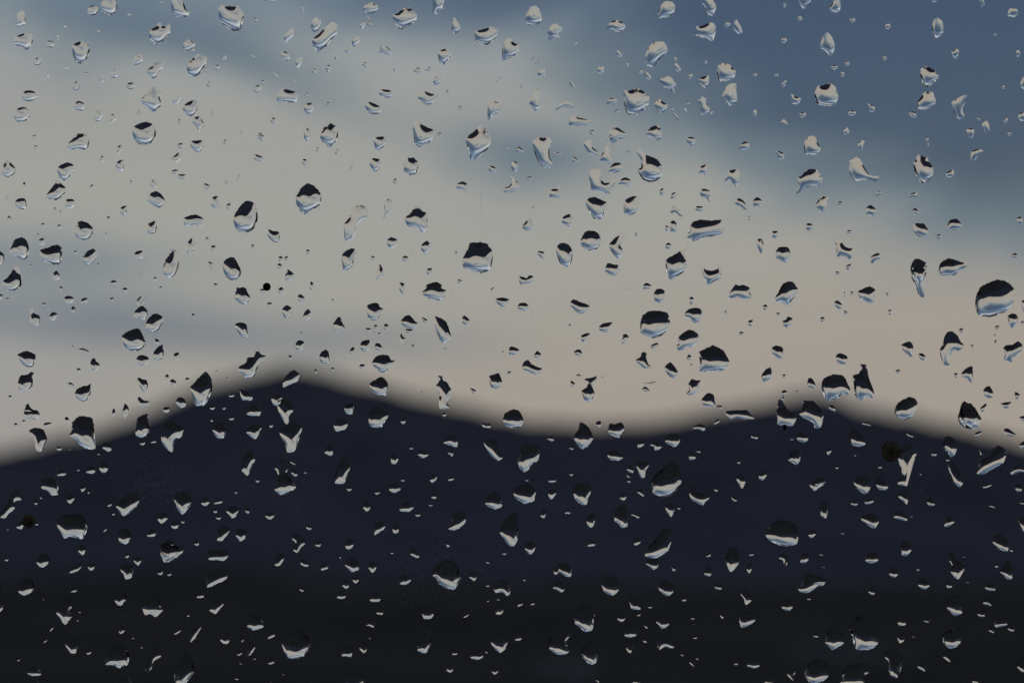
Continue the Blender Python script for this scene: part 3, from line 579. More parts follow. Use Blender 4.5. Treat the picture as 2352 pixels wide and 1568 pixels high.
('large upright ragged raindrop above the onion-shaped raindrop at the saddle', [2335, 1523, 2342, 1514, 2363, 1510, 2388, 1505, 2388, 1524, 2372, 1549, 2379, 1577, 2360, 1606, 2339, 1601, 2330, 1580, 2325, 1563, 2346, 1549, 2349, 1535]),
('large oval raindrop third nearest above and left of the pointed raindrop on left ridge', [583, 1298, 589, 1279, 610, 1258, 628, 1254, 645, 1263, 655, 1275, 648, 1294, 635, 1317, 610, 1331, 587, 1319]),
('large oval raindrop nearest below and left of the pinched sack-shaped raindrop', [2497, 804, 2513, 792, 2534, 785, 2562, 788, 2553, 818, 2549, 844, 2523, 862, 2497, 853, 2495, 825]),
('large flat narrow raindrop below and left of the slug-shaped raindrop near top', [1108, 408, 1110, 380, 1126, 357, 1140, 356, 1182, 368, 1192, 378, 1189, 397, 1182, 412, 1133, 409]),
('large right-leaning narrow raindrop nearest above and left of the tall raindrop across left ridge end', [71, 1538, 75, 1517, 84, 1500, 108, 1498, 126, 1486, 139, 1498, 132, 1517, 129, 1545, 101, 1566, 82, 1566]),
('large upright narrow raindrop nearest above the turtle-shaped raindrop on blue sky', [3281, 192, 3288, 153, 3300, 129, 3314, 132, 3328, 150, 3339, 181, 3334, 209, 3320, 227, 3304, 209]),
('large left-leaning ragged raindrop below the drumstick-shaped raindrop', [3334, 968, 3346, 963, 3347, 940, 3360, 950, 3367, 968, 3381, 987, 3403, 994, 3414, 992, 3410, 1020, 3398, 1038, 3377, 1025, 3356, 1027, 3347, 1024, 3346, 985]),
('large upright narrow raindrop above and left of the slanting dark raindrop right of centre', [2459, 2083, 2457, 2049, 2478, 2022, 2502, 2025, 2509, 2056, 2509, 2103, 2483, 2109, 2471, 2091]),
('large oval raindrop nearest below and left of the barrel-shaped raindrop at upper left', [229, 675, 241, 661, 268, 651, 289, 656, 303, 672, 302, 682, 286, 696, 272, 715, 255, 723, 241, 713, 232, 692]),
('large upright narrow raindrop below the boot-shaped raindrop', [1366, 1025, 1377, 1008, 1408, 992, 1427, 1010, 1415, 1038, 1412, 1062, 1391, 1079, 1373, 1078, 1368, 1048]),
('large roundish raindrop above and right of the bucket-shaped raindrop at upper left', [406, 10, 418, 0, 432, -9, 453, -3, 464, 10, 469, 33, 462, 52, 446, 63, 425, 59, 408, 45, 401, 26]),
('large left-leaning narrow raindrop above and left of the square raindrop at far left', [165, 1950, 167, 1917, 192, 1910, 216, 1915, 234, 1940, 230, 1969, 241, 1975, 209, 1980, 188, 1962]),
('large roundish raindrop second nearest below and left of the Y-shaped raindrop by brown blot', [3417, 1936, 3417, 1917, 3443, 1901, 3471, 1906, 3483, 1920, 3480, 1955, 3461, 1975, 3433, 1959]),
('large left-leaning narrow raindrop below and left of the half-black round raindrop on ridge', [1934, 1769, 1952, 1758, 1983, 1760, 1992, 1784, 2001, 1816, 2013, 1828, 1995, 1842, 1976, 1833, 1952, 1805]),
('large right-leaning narrow raindrop left of the tall leaning raindrop near middle', [1792, 2112, 1809, 2084, 1809, 2056, 1826, 2046, 1851, 2046, 1864, 2060, 1861, 2088, 1837, 2112, 1812, 2120]),
('large ragged raindrop below the trough-shaped raindrop', [2802, 1069, 2827, 1079, 2847, 1083, 2867, 1076, 2881, 1065, 2884, 1090, 2886, 1111, 2858, 1125, 2834, 1139, 2820, 1118]),
('large roundish raindrop above and left of the round giant near bottom left', [988, 2501, 990, 2459, 1011, 2444, 1028, 2456, 1054, 2491, 1051, 2508, 1014, 2520, 1000, 2512]),
('large oval raindrop left of the carrot-shaped raindrop', [3429, 1177, 3436, 1162, 3478, 1145, 3497, 1155, 3504, 1165, 3499, 1183, 3496, 1207, 3473, 1215, 3447, 1197]),
('large oval raindrop below and right of the round giant near bottom left', [1380, 2728, 1384, 2703, 1419, 2686, 1450, 2696, 1457, 2717, 1440, 2742, 1405, 2749]),
('large roundish raindrop below the wide bowl-like raindrop on right slope', [2963, 2505, 2956, 2452, 2980, 2442, 3018, 2444, 3022, 2477, 3001, 2498, 2980, 2506]),
('large oval raindrop above the bean-shaped raindrop on blue sky', [2631, 74, 2638, 42, 2647, 17, 2666, 5, 2689, 10, 2700, 23, 2696, 49, 2684, 66, 2663, 71]),
('medium upright ragged raindrop fifth nearest above and left of the pointed raindrop on left ridge', [535, 1263, 539, 1245, 554, 1228, 544, 1207, 558, 1188, 582, 1183, 580, 1204, 572, 1221, 589, 1242, 589, 1263, 572, 1283, 558, 1272, 540, 1273]),
('medium roundish raindrop above and left of the tall leaning raindrop near middle', [1940, 2011, 1952, 1980, 1973, 1966, 1994, 1974, 2004, 1997, 2009, 2022, 1983, 2037, 1952, 2025]),
('medium oval raindrop second nearest below and left of the square raindrop at far left', [73, 2358, 78, 2334, 98, 2311, 126, 2311, 134, 2334, 138, 2351, 126, 2371, 98, 2380, 78, 2371]),
('medium roundish raindrop second nearest left of the leaf-shaped raindrop', [1466, 1231, 1469, 1221, 1495, 1211, 1513, 1214, 1520, 1228, 1534, 1237, 1523, 1256, 1508, 1279, 1492, 1281, 1471, 1268]),
('medium upright narrow raindrop below the slit five-sided raindrop', [1614, 678, 1624, 626, 1637, 633, 1654, 630, 1675, 654, 1666, 692, 1656, 699, 1637, 701]),
('medium upright narrow raindrop above and left of the hourglass raindrop on left mountain', [967, 1868, 972, 1840, 986, 1805, 1007, 1802, 1021, 1837, 1007, 1861, 992, 1901, 969, 1886]),
('medium roundish raindrop second nearest above and left of the tall raindrop across left ridge end', [70, 1421, 87, 1408, 108, 1403, 129, 1411, 143, 1418, 141, 1441, 132, 1465, 108, 1467, 87, 1451]),
('medium upright narrow raindrop left of the bone-like raindrop at right', [3791, 1856, 3809, 1847, 3830, 1872, 3848, 1910, 3851, 1934, 3836, 1948, 3813, 1927, 3799, 1889]),
('medium upright narrow raindrop nearest below and right of the wide-footed raindrop at lower left', [755, 2568, 753, 2540, 764, 2498, 777, 2470, 798, 2473, 808, 2494, 798, 2522, 781, 2550, 760, 2569]),
('medium flat narrow raindrop below and right of the loaf-shaped raindrop above right ridge', [2902, 1655, 2907, 1643, 2945, 1640, 2987, 1640, 3001, 1655, 3017, 1669, 3011, 1675, 2973, 1676, 2945, 1669, 2921, 1676]),
('medium left-leaning notched raindrop below and right of the slanted giant in the saddle', [2757, 1976, 2759, 1948, 2779, 1943, 2792, 1969, 2820, 1978, 2840, 1987, 2820, 2008, 2809, 2020, 2771, 2001]),
('medium upright narrow raindrop below and left of the bell-shaped raindrop at ridge end', [3775, 1791, 3775, 1753, 3795, 1743, 3820, 1757, 3827, 1793, 3818, 1819, 3802, 1827, 3788, 1805]),
('medium oval raindrop second nearest above the boomerang raindrop above left peak', [939, 1186, 946, 1151, 960, 1151, 972, 1148, 987, 1156, 990, 1169, 999, 1184, 1001, 1198, 988, 1211, 981, 1220, 958, 1211, 941, 1197]),
('medium oval raindrop nearest below the bone-like raindrop at right', [3970, 2164, 3977, 2140, 4001, 2133, 4026, 2154, 4036, 2178, 4029, 2203, 4001, 2199, 3980, 2182]),
('medium oval raindrop below the barrel-shaped raindrop at upper left', [591, 794, 601, 774, 622, 765, 641, 773, 659, 797, 659, 813, 636, 832, 610, 818, 591, 807]),
('medium oval raindrop nearest above the tall raindrop across left ridge end', [299, 1577, 307, 1557, 328, 1545, 349, 1542, 366, 1532, 366, 1552, 361, 1577, 349, 1598, 331, 1605, 310, 1594]),
('medium left-leaning narrow raindrop fourth nearest right of the bent-footed raindrop at lower middle', [2635, 2597, 2624, 2557, 2628, 2543, 2666, 2540, 2701, 2571, 2698, 2588, 2680, 2590, 2659, 2585]),
('medium upright narrow raindrop second nearest above and right of the bean-shaped raindrop on blue sky', [2800, 2, 2816, -10, 2841, -10, 2858, 10, 2865, 31, 2858, 56, 2846, 66, 2823, 54, 2821, 31]),
('medium oval raindrop below and right of the hooded raindrop on right peak', [3398, 1750, 3405, 1718, 3426, 1716, 3443, 1743, 3461, 1764, 3457, 1781, 3421, 1786, 3403, 1774]),
('medium roundish raindrop second nearest below and left of the bucket-shaped raindrop at upper left', [56, 457, 66, 436, 92, 429, 112, 436, 123, 455, 115, 471, 101, 485, 73, 490, 58, 476]),
('medium oval raindrop right of the round giant below the centre', [1974, 2351, 1978, 2334, 2004, 2316, 2025, 2322, 2042, 2348, 2039, 2374, 2027, 2381, 2008, 2367, 1983, 2369]),
('medium roundish raindrop below and left of the pot-shaped raindrop under blue sky', [2434, 537, 2443, 516, 2457, 507, 2474, 512, 2488, 523, 2513, 544, 2492, 554, 2467, 560, 2447, 572, 2436, 558]),
('medium oval raindrop right of the black-domed round raindrop', [2736, 1258, 2752, 1238, 2771, 1231, 2799, 1233, 2806, 1242, 2809, 1263, 2800, 1280, 2778, 1292, 2757, 1273]),
('medium flat notched raindrop nearest left of the tilted black-topped raindrop at left', [736, 895, 737, 870, 781, 858, 814, 875, 814, 895, 802, 909, 784, 898, 760, 902, 757, 910, 743, 905]),
('medium flat narrow raindrop nearest above the streaked slanting raindrop at lower left', [834, 2236, 835, 2203, 861, 2200, 885, 2198, 906, 2203, 913, 2222, 896, 2241, 864, 2239]),
('medium roundish raindrop right of the trough-shaped raindrop', [3102, 1013, 3112, 991, 3133, 987, 3154, 991, 3163, 1017, 3146, 1048, 3130, 1050, 3105, 1031]),
('medium flat notched raindrop nearest above the slit five-sided raindrop', [1671, 390, 1682, 373, 1696, 364, 1729, 377, 1760, 378, 1743, 390, 1739, 404, 1711, 424, 1687, 408]),
('medium upright narrow raindrop third nearest below and left of the square raindrop at far left', [-14, 2379, -7, 2330, 3, 2323, 12, 2341, 10, 2379, 16, 2411, 10, 2435, 0, 2446, -14, 2442]),
('medium roundish raindrop right of the onion-shaped raindrop at the saddle', [2433, 1730, 2438, 1694, 2457, 1696, 2485, 1689, 2499, 1713, 2482, 1739, 2475, 1751, 2454, 1743]),
('medium notched raindrop nearest left of the bean-shaped raindrop on blue sky', [2189, 131, 2203, 105, 2222, 95, 2238, 105, 2255, 117, 2234, 134, 2239, 152, 2217, 157, 2189, 169, 2196, 150]),
('medium right-leaning narrow raindrop nearest right of the boomerang raindrop above left peak', [1131, 1530, 1136, 1516, 1154, 1493, 1175, 1479, 1190, 1488, 1198, 1503, 1189, 1524, 1168, 1537, 1143, 1545, 1133, 1549]),
('medium oval raindrop above and right of the barrel-shaped raindrop at upper left', [732, 425, 750, 411, 774, 400, 789, 406, 791, 432, 781, 453, 764, 467, 743, 457, 731, 439]),
('medium upright narrow raindrop third nearest right of the slug-shaped raindrop near top', [1729, -14, 1774, -14, 1776, 7, 1770, 38, 1753, 45, 1744, 61, 1730, 56, 1732, 21]),
('medium oval raindrop above and right of the kite-shaped raindrop in upper middle', [1950, 436, 1955, 418, 1973, 406, 2004, 413, 2002, 432, 1999, 451, 1976, 460, 1959, 483, 1950, 467]),
('medium upright narrow raindrop above and right of the turtle-shaped raindrop on blue sky', [3727, 115, 3733, 84, 3747, 71, 3771, 90, 3773, 126, 3766, 141, 3747, 153, 3736, 145]),
('medium flat narrow raindrop second nearest left of the black-domed round raindrop', [2281, 1209, 2293, 1197, 2321, 1207, 2356, 1221, 2356, 1237, 2323, 1256, 2300, 1242, 2281, 1221]),
('medium oval raindrop third nearest below and left of the bucket-shaped raindrop at upper left', [7, 675, 14, 658, 24, 645, 31, 633, 38, 647, 52, 661, 63, 677, 56, 696, 31, 711, 7, 699]),
('medium upright narrow raindrop above the tooth-shaped raindrop', [2117, 415, 2126, 387, 2137, 363, 2150, 354, 2157, 370, 2161, 411, 2161, 429, 2144, 448, 2130, 432]),
('medium oval raindrop third nearest below and left of the Y-shaped raindrop by brown blot', [3443, 2074, 3457, 2056, 3499, 2055, 3517, 2081, 3499, 2112, 3475, 2102]),
('medium roundish raindrop second nearest below the slanting dark raindrop right of centre', [2637, 2358, 2633, 2337, 2659, 2318, 2680, 2327, 2694, 2351, 2691, 2369, 2673, 2383, 2652, 2374]),
('medium oval raindrop second nearest above the carrot-shaped raindrop', [3653, 924, 3654, 896, 3672, 893, 3698, 896, 3712, 919, 3715, 936, 3705, 947, 3677, 946, 3660, 933]),
('medium notched raindrop above and right of the trough-shaped raindrop', [2896, 727, 2907, 703, 2914, 684, 2938, 678, 2952, 680, 2959, 699, 2954, 731, 2945, 745, 2931, 739, 2917, 720]),
('medium flat narrow raindrop above and left of the bean-shaped raindrop on blue sky', [2426, 115, 2436, 94, 2464, 81, 2488, 89, 2502, 105, 2490, 126, 2473, 135, 2450, 120, 2434, 126]),
('medium flat notched raindrop above the half-black round raindrop on ridge', [2088, 1467, 2095, 1448, 2112, 1438, 2126, 1455, 2154, 1469, 2168, 1472, 2164, 1486, 2145, 1499, 2119, 1489, 2091, 1476]),
('medium right-leaning narrow raindrop second nearest above the barrel-shaped raindrop at upper left', [586, 284, 600, 272, 619, 255, 638, 250, 659, 255, 652, 272, 631, 293, 624, 310, 610, 316, 596, 303]),
('medium roundish raindrop above the pinched sack-shaped raindrop', [2586, 537, 2596, 516, 2610, 506, 2631, 502, 2644, 519, 2650, 547, 2631, 561, 2614, 558]),
('medium right-leaning narrow raindrop below the streaked slanting raindrop at lower left', [838, 2440, 840, 2414, 871, 2390, 894, 2384, 896, 2411, 882, 2435, 861, 2454]),
('medium right-leaning narrow raindrop fourth nearest below and left of the barrel-shaped raindrop at upper left', [331, 1034, 345, 1010, 370, 994, 387, 1004, 389, 1029, 373, 1048, 356, 1062, 338, 1053]),
('medium oval raindrop below the boat-bright raindrop on left slope', [472, 2140, 474, 2123, 492, 2109, 516, 2121, 525, 2147, 516, 2168, 499, 2175, 478, 2164]),
('medium flat narrow raindrop above and right of the tooth-shaped raindrop', [2274, 495, 2288, 464, 2321, 472, 2353, 481, 2374, 488, 2346, 502, 2311, 504, 2283, 504]),
('medium oval raindrop nearest left of the leaf-shaped raindrop', [1602, 1285, 1617, 1266, 1633, 1259, 1645, 1266, 1663, 1287, 1672, 1292, 1663, 1313, 1642, 1315, 1614, 1305]),
('medium left-leaning notched raindrop nearest below and right of the bean-shaped raindrop on blue sky', [2638, 322, 2656, 310, 2677, 306, 2691, 317, 2706, 343, 2694, 349, 2701, 375, 2684, 371, 2680, 356, 2654, 349]),
('medium oval raindrop below the pointed raindrop on left ridge', [851, 1720, 857, 1699, 882, 1689, 899, 1704, 903, 1730, 894, 1752, 875, 1754, 861, 1743]),
('medium upright notched raindrop below the hourglass raindrop on left mountain', [1164, 2149, 1164, 2135, 1178, 2131, 1203, 2140, 1222, 2170, 1203, 2189, 1189, 2210, 1171, 2196, 1183, 2171]),
('medium upright narrow raindrop third nearest below the bone-like raindrop at right', [3999, 2285, 4012, 2271, 4026, 2236, 4043, 2257, 4053, 2278, 4048, 2311, 4031, 2316]),
('medium right-leaning notched raindrop below and left of the loaf-shaped raindrop above right ridge', [2753, 1537, 2767, 1515, 2788, 1521, 2807, 1521, 2797, 1542, 2790, 1566, 2767, 1580, 2743, 1577, 2757, 1559]),
('medium oval raindrop second nearest below and left of the wide-footed raindrop at lower left', [253, 2561, 275, 2550, 303, 2557, 313, 2578, 303, 2609, 286, 2611, 272, 2595]),
('medium oval raindrop above and left of the half-black round raindrop on ridge', [1957, 1505, 1973, 1498, 1994, 1491, 2004, 1510, 2009, 1532, 2001, 1545, 1978, 1555, 1962, 1545]),
('medium oval raindrop second nearest left of the tall raindrop across left ridge end', [95, 1655, 99, 1640, 105, 1619, 120, 1626, 129, 1638, 150, 1641, 161, 1659, 150, 1673, 119, 1675, 99, 1671]),
('medium roundish raindrop below the loaf-shaped raindrop above right ridge', [2807, 1596, 2830, 1571, 2854, 1578, 2860, 1611, 2863, 1627, 2851, 1627, 2827, 1627, 2809, 1615]),
('medium oval raindrop second nearest above the slit five-sided raindrop', [1751, 221, 1758, 204, 1777, 197, 1793, 195, 1807, 213, 1791, 241, 1774, 261, 1758, 248]),
('medium oval raindrop below the tick-marked raindrop', [1380, 2259, 1382, 2242, 1408, 2227, 1429, 2240, 1436, 2261, 1434, 2277, 1405, 2286]),
('medium oval raindrop second nearest above and left of the bent-footed raindrop at lower middle', [2236, 2285, 2231, 2257, 2255, 2248, 2276, 2255, 2286, 2278, 2283, 2304, 2262, 2304]),
('medium upright ragged raindrop second nearest right of the pot-shaped raindrop under blue sky', [2783, 399, 2797, 401, 2806, 385, 2820, 394, 2837, 392, 2823, 406, 2835, 427, 2839, 446, 2816, 462, 2802, 450, 2799, 418]),
('medium ragged raindrop below and left of the tooth-shaped raindrop', [2009, 746, 2018, 752, 2039, 743, 2046, 727, 2034, 703, 2046, 705, 2063, 720, 2076, 736, 2077, 757, 2032, 772, 2015, 766]),
('medium roundish raindrop above and left of the wide-footed raindrop at lower left', [480, 2275, 485, 2259, 523, 2255, 532, 2268, 528, 2306, 504, 2316, 495, 2299]),
('medium roundish raindrop nearest right of the bent-footed raindrop at lower middle', [2497, 2536, 2501, 2508, 2523, 2491, 2541, 2498, 2549, 2526, 2544, 2541, 2520, 2548, 2504, 2545]),
('medium roundish raindrop left of the V-bright raindrop on left mountain', [986, 1730, 1000, 1704, 1028, 1696, 1046, 1708, 1042, 1722, 1035, 1743, 1018, 1755]),
('medium left-leaning narrow raindrop nearest above the boomerang raindrop above left peak', [938, 1303, 948, 1292, 969, 1290, 986, 1298, 990, 1322, 993, 1347, 969, 1348, 955, 1333]),
('medium roundish raindrop third nearest right of the bent-footed raindrop at lower middle', [2624, 2484, 2628, 2466, 2649, 2452, 2670, 2466, 2678, 2491, 2666, 2506, 2647, 2513, 2635, 2501]),
('medium roundish raindrop above the slanted giant in the saddle', [2660, 1764, 2673, 1739, 2694, 1733, 2717, 1741, 2718, 1769, 2698, 1787, 2673, 1776]),
('medium upright narrow raindrop below and left of the drumstick-shaped raindrop', [3262, 825, 3275, 797, 3287, 783, 3308, 790, 3318, 787, 3308, 811, 3306, 835, 3287, 848, 3276, 842]),
('medium upright narrow raindrop left of the wide-footed raindrop at lower left', [458, 2398, 467, 2372, 481, 2348, 500, 2365, 505, 2397, 488, 2418, 471, 2418]),
('medium oval raindrop second nearest above the streaked slanting raindrop at lower left', [868, 2159, 870, 2126, 878, 2107, 899, 2102, 918, 2114, 911, 2140, 889, 2161]),
('medium roundish raindrop second nearest below the round giant below the centre', [1880, 2620, 1886, 2601, 1913, 2580, 1934, 2602, 1933, 2625, 1913, 2637, 1887, 2632]),
('medium oval raindrop nearest below and left of the bucket-shaped raindrop at upper left', [85, 384, 98, 366, 119, 362, 139, 368, 152, 385, 139, 399, 119, 407, 96, 403]),
('medium notched raindrop below the black-domed round raindrop', [2541, 1441, 2562, 1427, 2565, 1413, 2579, 1406, 2588, 1420, 2586, 1434, 2593, 1455, 2607, 1469, 2579, 1474, 2558, 1458]),
('medium left-leaning narrow raindrop above and left of the slit five-sided raindrop', [1460, 418, 1478, 408, 1516, 425, 1525, 443, 1516, 455, 1492, 458, 1469, 445]),
('medium roundish raindrop nearest below and left of the square raindrop at far left', [146, 2247, 153, 2222, 171, 2214, 192, 2219, 199, 2240, 193, 2257, 174, 2268, 157, 2264]),
('medium left-leaning narrow raindrop left of the loaf-shaped raindrop above right ridge', [2658, 1469, 2668, 1456, 2682, 1448, 2698, 1465, 2712, 1489, 2698, 1513, 2680, 1507, 2661, 1482]),
('medium left-leaning narrow raindrop second nearest right of the bent-footed raindrop at lower middle', [2516, 2397, 2520, 2374, 2537, 2379, 2565, 2414, 2563, 2435, 2544, 2437, 2525, 2432]),
('medium left-leaning notched raindrop right of the tooth-shaped raindrop', [2332, 574, 2353, 560, 2367, 556, 2370, 588, 2388, 605, 2402, 624, 2374, 621, 2353, 612, 2339, 588]),
('medium oval raindrop above and left of the slanted giant in the saddle', [2546, 1865, 2551, 1847, 2589, 1847, 2595, 1861, 2583, 1882, 2579, 1908, 2565, 1910, 2553, 1886]),
('medium oval raindrop above the black-domed round raindrop', [2614, 1186, 2617, 1169, 2628, 1156, 2645, 1155, 2660, 1166, 2657, 1193, 2649, 1207, 2635, 1212, 2621, 1205]),
('medium oval raindrop second nearest above and right of the boomerang raindrop above left peak', [1331, 1301, 1338, 1287, 1352, 1268, 1363, 1270, 1370, 1292, 1381, 1312, 1379, 1327, 1359, 1324, 1342, 1333]),
('medium upright narrow raindrop above and left of the bucket-shaped raindrop at upper left', [71, 56, 82, 45, 99, 46, 98, 63, 104, 91, 101, 99, 75, 113, 63, 99, 64, 80]),
('medium oval raindrop below and right of the lantern-shaped raindrop at right', [3788, 919, 3792, 895, 3799, 881, 3823, 874, 3837, 884, 3848, 905, 3837, 916, 3799, 922]),
('medium oval raindrop below the Y-shaped raindrop by brown blot', [3602, 2191, 3607, 2170, 3628, 2163, 3646, 2174, 3646, 2198, 3635, 2215, 3621, 2223, 3607, 2217]),
('medium oval raindrop above and right of the flask-shaped raindrop on right peak', [3605, 1378, 3635, 1365, 3649, 1374, 3654, 1392, 3651, 1423, 3640, 1426, 3618, 1406, 3607, 1392]),
('medium upright notched raindrop second nearest above the tall raindrop across left ridge end', [113, 1237, 132, 1235, 136, 1252, 157, 1263, 161, 1280, 153, 1303, 132, 1298, 119, 1289, 120, 1259]),
('medium roundish raindrop above and left of the black-domed round raindrop', [2419, 1083, 2431, 1053, 2457, 1058, 2475, 1062, 2471, 1097, 2450, 1104]),
('medium roundish raindrop above the tick-marked raindrop', [1334, 1697, 1356, 1673, 1377, 1676, 1391, 1696, 1380, 1716, 1345, 1725]),
('medium oval raindrop above the wide bowl-like raindrop on right slope', [3154, 1840, 3165, 1809, 3182, 1795, 3200, 1805, 3200, 1840, 3187, 1858, 3168, 1849]),
('medium oval raindrop above the bell-shaped raindrop at ridge end', [3845, 1493, 3865, 1472, 3890, 1465, 3892, 1500, 3892, 1521, 3884, 1530, 3869, 1516, 3848, 1507]),
('medium roundish raindrop left of the slit five-sided raindrop', [1494, 563, 1506, 549, 1534, 548, 1548, 567, 1534, 588, 1506, 604]),
('medium roundish raindrop nearest right of the barrel-shaped raindrop at upper left', [760, 581, 764, 565, 781, 563, 812, 562, 814, 584, 795, 612, 772, 598]),
('medium flat narrow raindrop above and right of the slug-shaped raindrop near top', [1452, 33, 1467, 17, 1487, 9, 1495, 16, 1511, 23, 1511, 40, 1487, 56, 1464, 51, 1454, 44]),
('medium roundish raindrop below and left of the round giant below the centre', [1687, 2449, 1690, 2432, 1711, 2426, 1736, 2432, 1734, 2459, 1722, 2473, 1696, 2473]),
('medium roundish raindrop left of the half-black round raindrop on ridge', [1774, 1770, 1797, 1739, 1816, 1736, 1830, 1753, 1830, 1779, 1825, 1788, 1807, 1783]),
('medium upright narrow raindrop nearest above and left of the pointed raindrop on left ridge', [613, 1414, 624, 1395, 641, 1381, 655, 1381, 654, 1420, 652, 1430, 628, 1442, 615, 1435]),
('medium roundish raindrop nearest right of the pot-shaped raindrop under blue sky', [2616, 425, 2621, 410, 2638, 396, 2654, 410, 2668, 417, 2670, 429, 2647, 455, 2628, 441]),
('medium upright narrow raindrop below and right of the bone-like raindrop at right', [4073, 2079, 4092, 2065, 4113, 2067, 4116, 2116, 4095, 2126, 4081, 2105]),
('medium roundish raindrop above and left of the V-bright raindrop on left mountain', [988, 1657, 993, 1638, 1004, 1621, 1028, 1621, 1045, 1645, 1037, 1662, 1014, 1665]),
('medium oval raindrop second nearest right of the loaf-shaped raindrop above right ridge', [3086, 1394, 3102, 1381, 3126, 1387, 3134, 1402, 3132, 1430, 3116, 1435, 3093, 1416]),
('medium upright narrow raindrop nearest right of the boot-shaped raindrop', [1530, 870, 1537, 839, 1537, 807, 1562, 794, 1570, 811, 1562, 846, 1548, 863, 1535, 874]),
('medium oval raindrop below and right of the tilted black-topped raindrop at left', [1068, 936, 1072, 916, 1091, 924, 1112, 926, 1119, 940, 1115, 964, 1098, 970, 1077, 954]),
('medium left-leaning narrow raindrop nearest below and left of the Y-shaped raindrop by brown blot', [3501, 1931, 3504, 1910, 3520, 1908, 3553, 1941, 3543, 1958, 3517, 1959, 3503, 1945]),
('medium flat narrow raindrop below and right of the onion-shaped raindrop at the saddle', [2430, 1819, 2443, 1800, 2461, 1798, 2492, 1826, 2489, 1833, 2471, 1842, 2440, 1838]),
('medium roundish raindrop below and left of the slit five-sided raindrop', [1478, 651, 1488, 633, 1520, 638, 1525, 661, 1513, 680, 1499, 688, 1485, 673]),
('medium oval raindrop above the tall giant near bottom right', [3461, 2240, 3466, 2219, 3492, 2206, 3513, 2217, 3513, 2240, 3489, 2252, 3471, 2248]),
('medium upright narrow raindrop second nearest above the turtle-shaped raindrop on blue sky', [3318, 38, 3328, 17, 3342, -7, 3356, -3, 3363, 16, 3358, 47, 3337, 51]),
('medium roundish raindrop third nearest above the turtle-shaped raindrop on blue sky', [3193, 3, 3207, -14, 3241, -14, 3243, 7, 3214, 38]),
('medium upright narrow raindrop second nearest lower-left of the wide bowl-like raindrop on right slope', [2961, 2372, 2963, 2362, 2987, 2358, 3004, 2379, 3006, 2400, 2983, 2419, 2976, 2400]),
('medium oval raindrop second nearest right of the barrel-shaped raindrop at upper left', [769, 485, 777, 471, 798, 464, 805, 474, 816, 499, 805, 516, 795, 523, 781, 502, 770, 493]),
('medium ragged raindrop nearest right of the slug-shaped raindrop near top', [1508, 213, 1520, 199, 1525, 174, 1527, 155, 1537, 160, 1539, 178, 1555, 195, 1569, 207, 1558, 221, 1534, 213]),
('medium roundish raindrop second nearest left of the tall giant near bottom right', [2987, 2660, 2994, 2634, 3011, 2623, 3029, 2637, 3043, 2658, 3015, 2672]),
('medium upright narrow raindrop above and left of the slug-shaped raindrop near top', [1244, 101, 1255, 75, 1267, 70, 1284, 84, 1281, 105, 1272, 122, 1255, 131, 1246, 115]),
('medium upright narrow raindrop below and right of the largest raindrop by the right edge', [4031, 1263, 4050, 1253, 4066, 1259, 4073, 1282, 4060, 1301, 4048, 1312, 4036, 1298]),
('medium oval raindrop second nearest right of the boomerang raindrop above left peak', [1277, 1428, 1284, 1409, 1302, 1398, 1314, 1408, 1318, 1434, 1314, 1451, 1286, 1451]),
('medium oval raindrop second nearest above and left of the pointed raindrop on left ridge', [544, 1437, 554, 1423, 570, 1419, 589, 1425, 596, 1437, 593, 1451, 579, 1462, 554, 1458]),
('medium right-leaning narrow raindrop above and right of the squarish giant in mid sky', [2088, 905, 2102, 888, 2109, 867, 2126, 862, 2128, 884, 2133, 905, 2109, 923, 2091, 914]),
('medium oval raindrop nearest left of the pinched sack-shaped raindrop', [2434, 685, 2447, 661, 2460, 651, 2485, 654, 2492, 677, 2474, 687, 2457, 692]),
('medium notched raindrop nearest below the tooth-shaped raindrop', [2198, 787, 2203, 759, 2227, 755, 2227, 738, 2236, 736, 2239, 762, 2247, 787, 2217, 792]),
('medium upright notched raindrop second nearest below and left of the tall giant near bottom right', [3147, 2693, 3158, 2658, 3186, 2662, 3184, 2686, 3175, 2700, 3184, 2717, 3168, 2717]),
('medium roundish raindrop right of the round giant near bottom left', [1366, 2620, 1366, 2588, 1391, 2581, 1412, 2595, 1405, 2624, 1384, 2624]),
('medium oval raindrop above the hooded raindrop on right peak', [3342, 1430, 3349, 1416, 3363, 1412, 3384, 1421, 3391, 1435, 3384, 1455, 3365, 1458, 3346, 1441]),
('medium roundish raindrop fifth nearest below and left of the barrel-shaped raindrop at upper left', [58, 811, 73, 795, 98, 794, 106, 811, 105, 834, 84, 837, 66, 827]),
('medium upright narrow raindrop third nearest above the slit five-sided raindrop', [1809, 80, 1818, 71, 1830, 87, 1841, 105, 1838, 122, 1819, 138, 1804, 117]),
('medium right-leaning narrow raindrop nearest right of the loaf-shaped raindrop above right ridge', [3046, 1500, 3064, 1476, 3083, 1470, 3087, 1489, 3085, 1510, 3055, 1527, 3048, 1516]),
('medium roundish raindrop below and left of the hourglass raindrop on left mountain', [904, 2039, 920, 2025, 945, 2025, 954, 2039, 945, 2062, 929, 2072, 913, 2056]),
('medium roundish raindrop below and right of the tall leaning raindrop near middle', [2100, 2184, 2105, 2170, 2126, 2163, 2142, 2178, 2137, 2203, 2119, 2217, 2102, 2199]),
('medium upright narrow raindrop nearest below and left of the tilted black-topped raindrop at left', [746, 1017, 748, 973, 769, 949, 779, 964, 783, 989, 767, 1004]),
('medium roundish raindrop nearest below the slanting dark raindrop right of centre', [2584, 2254, 2586, 2240, 2607, 2235, 2633, 2236, 2631, 2266, 2614, 2278, 2600, 2268]),
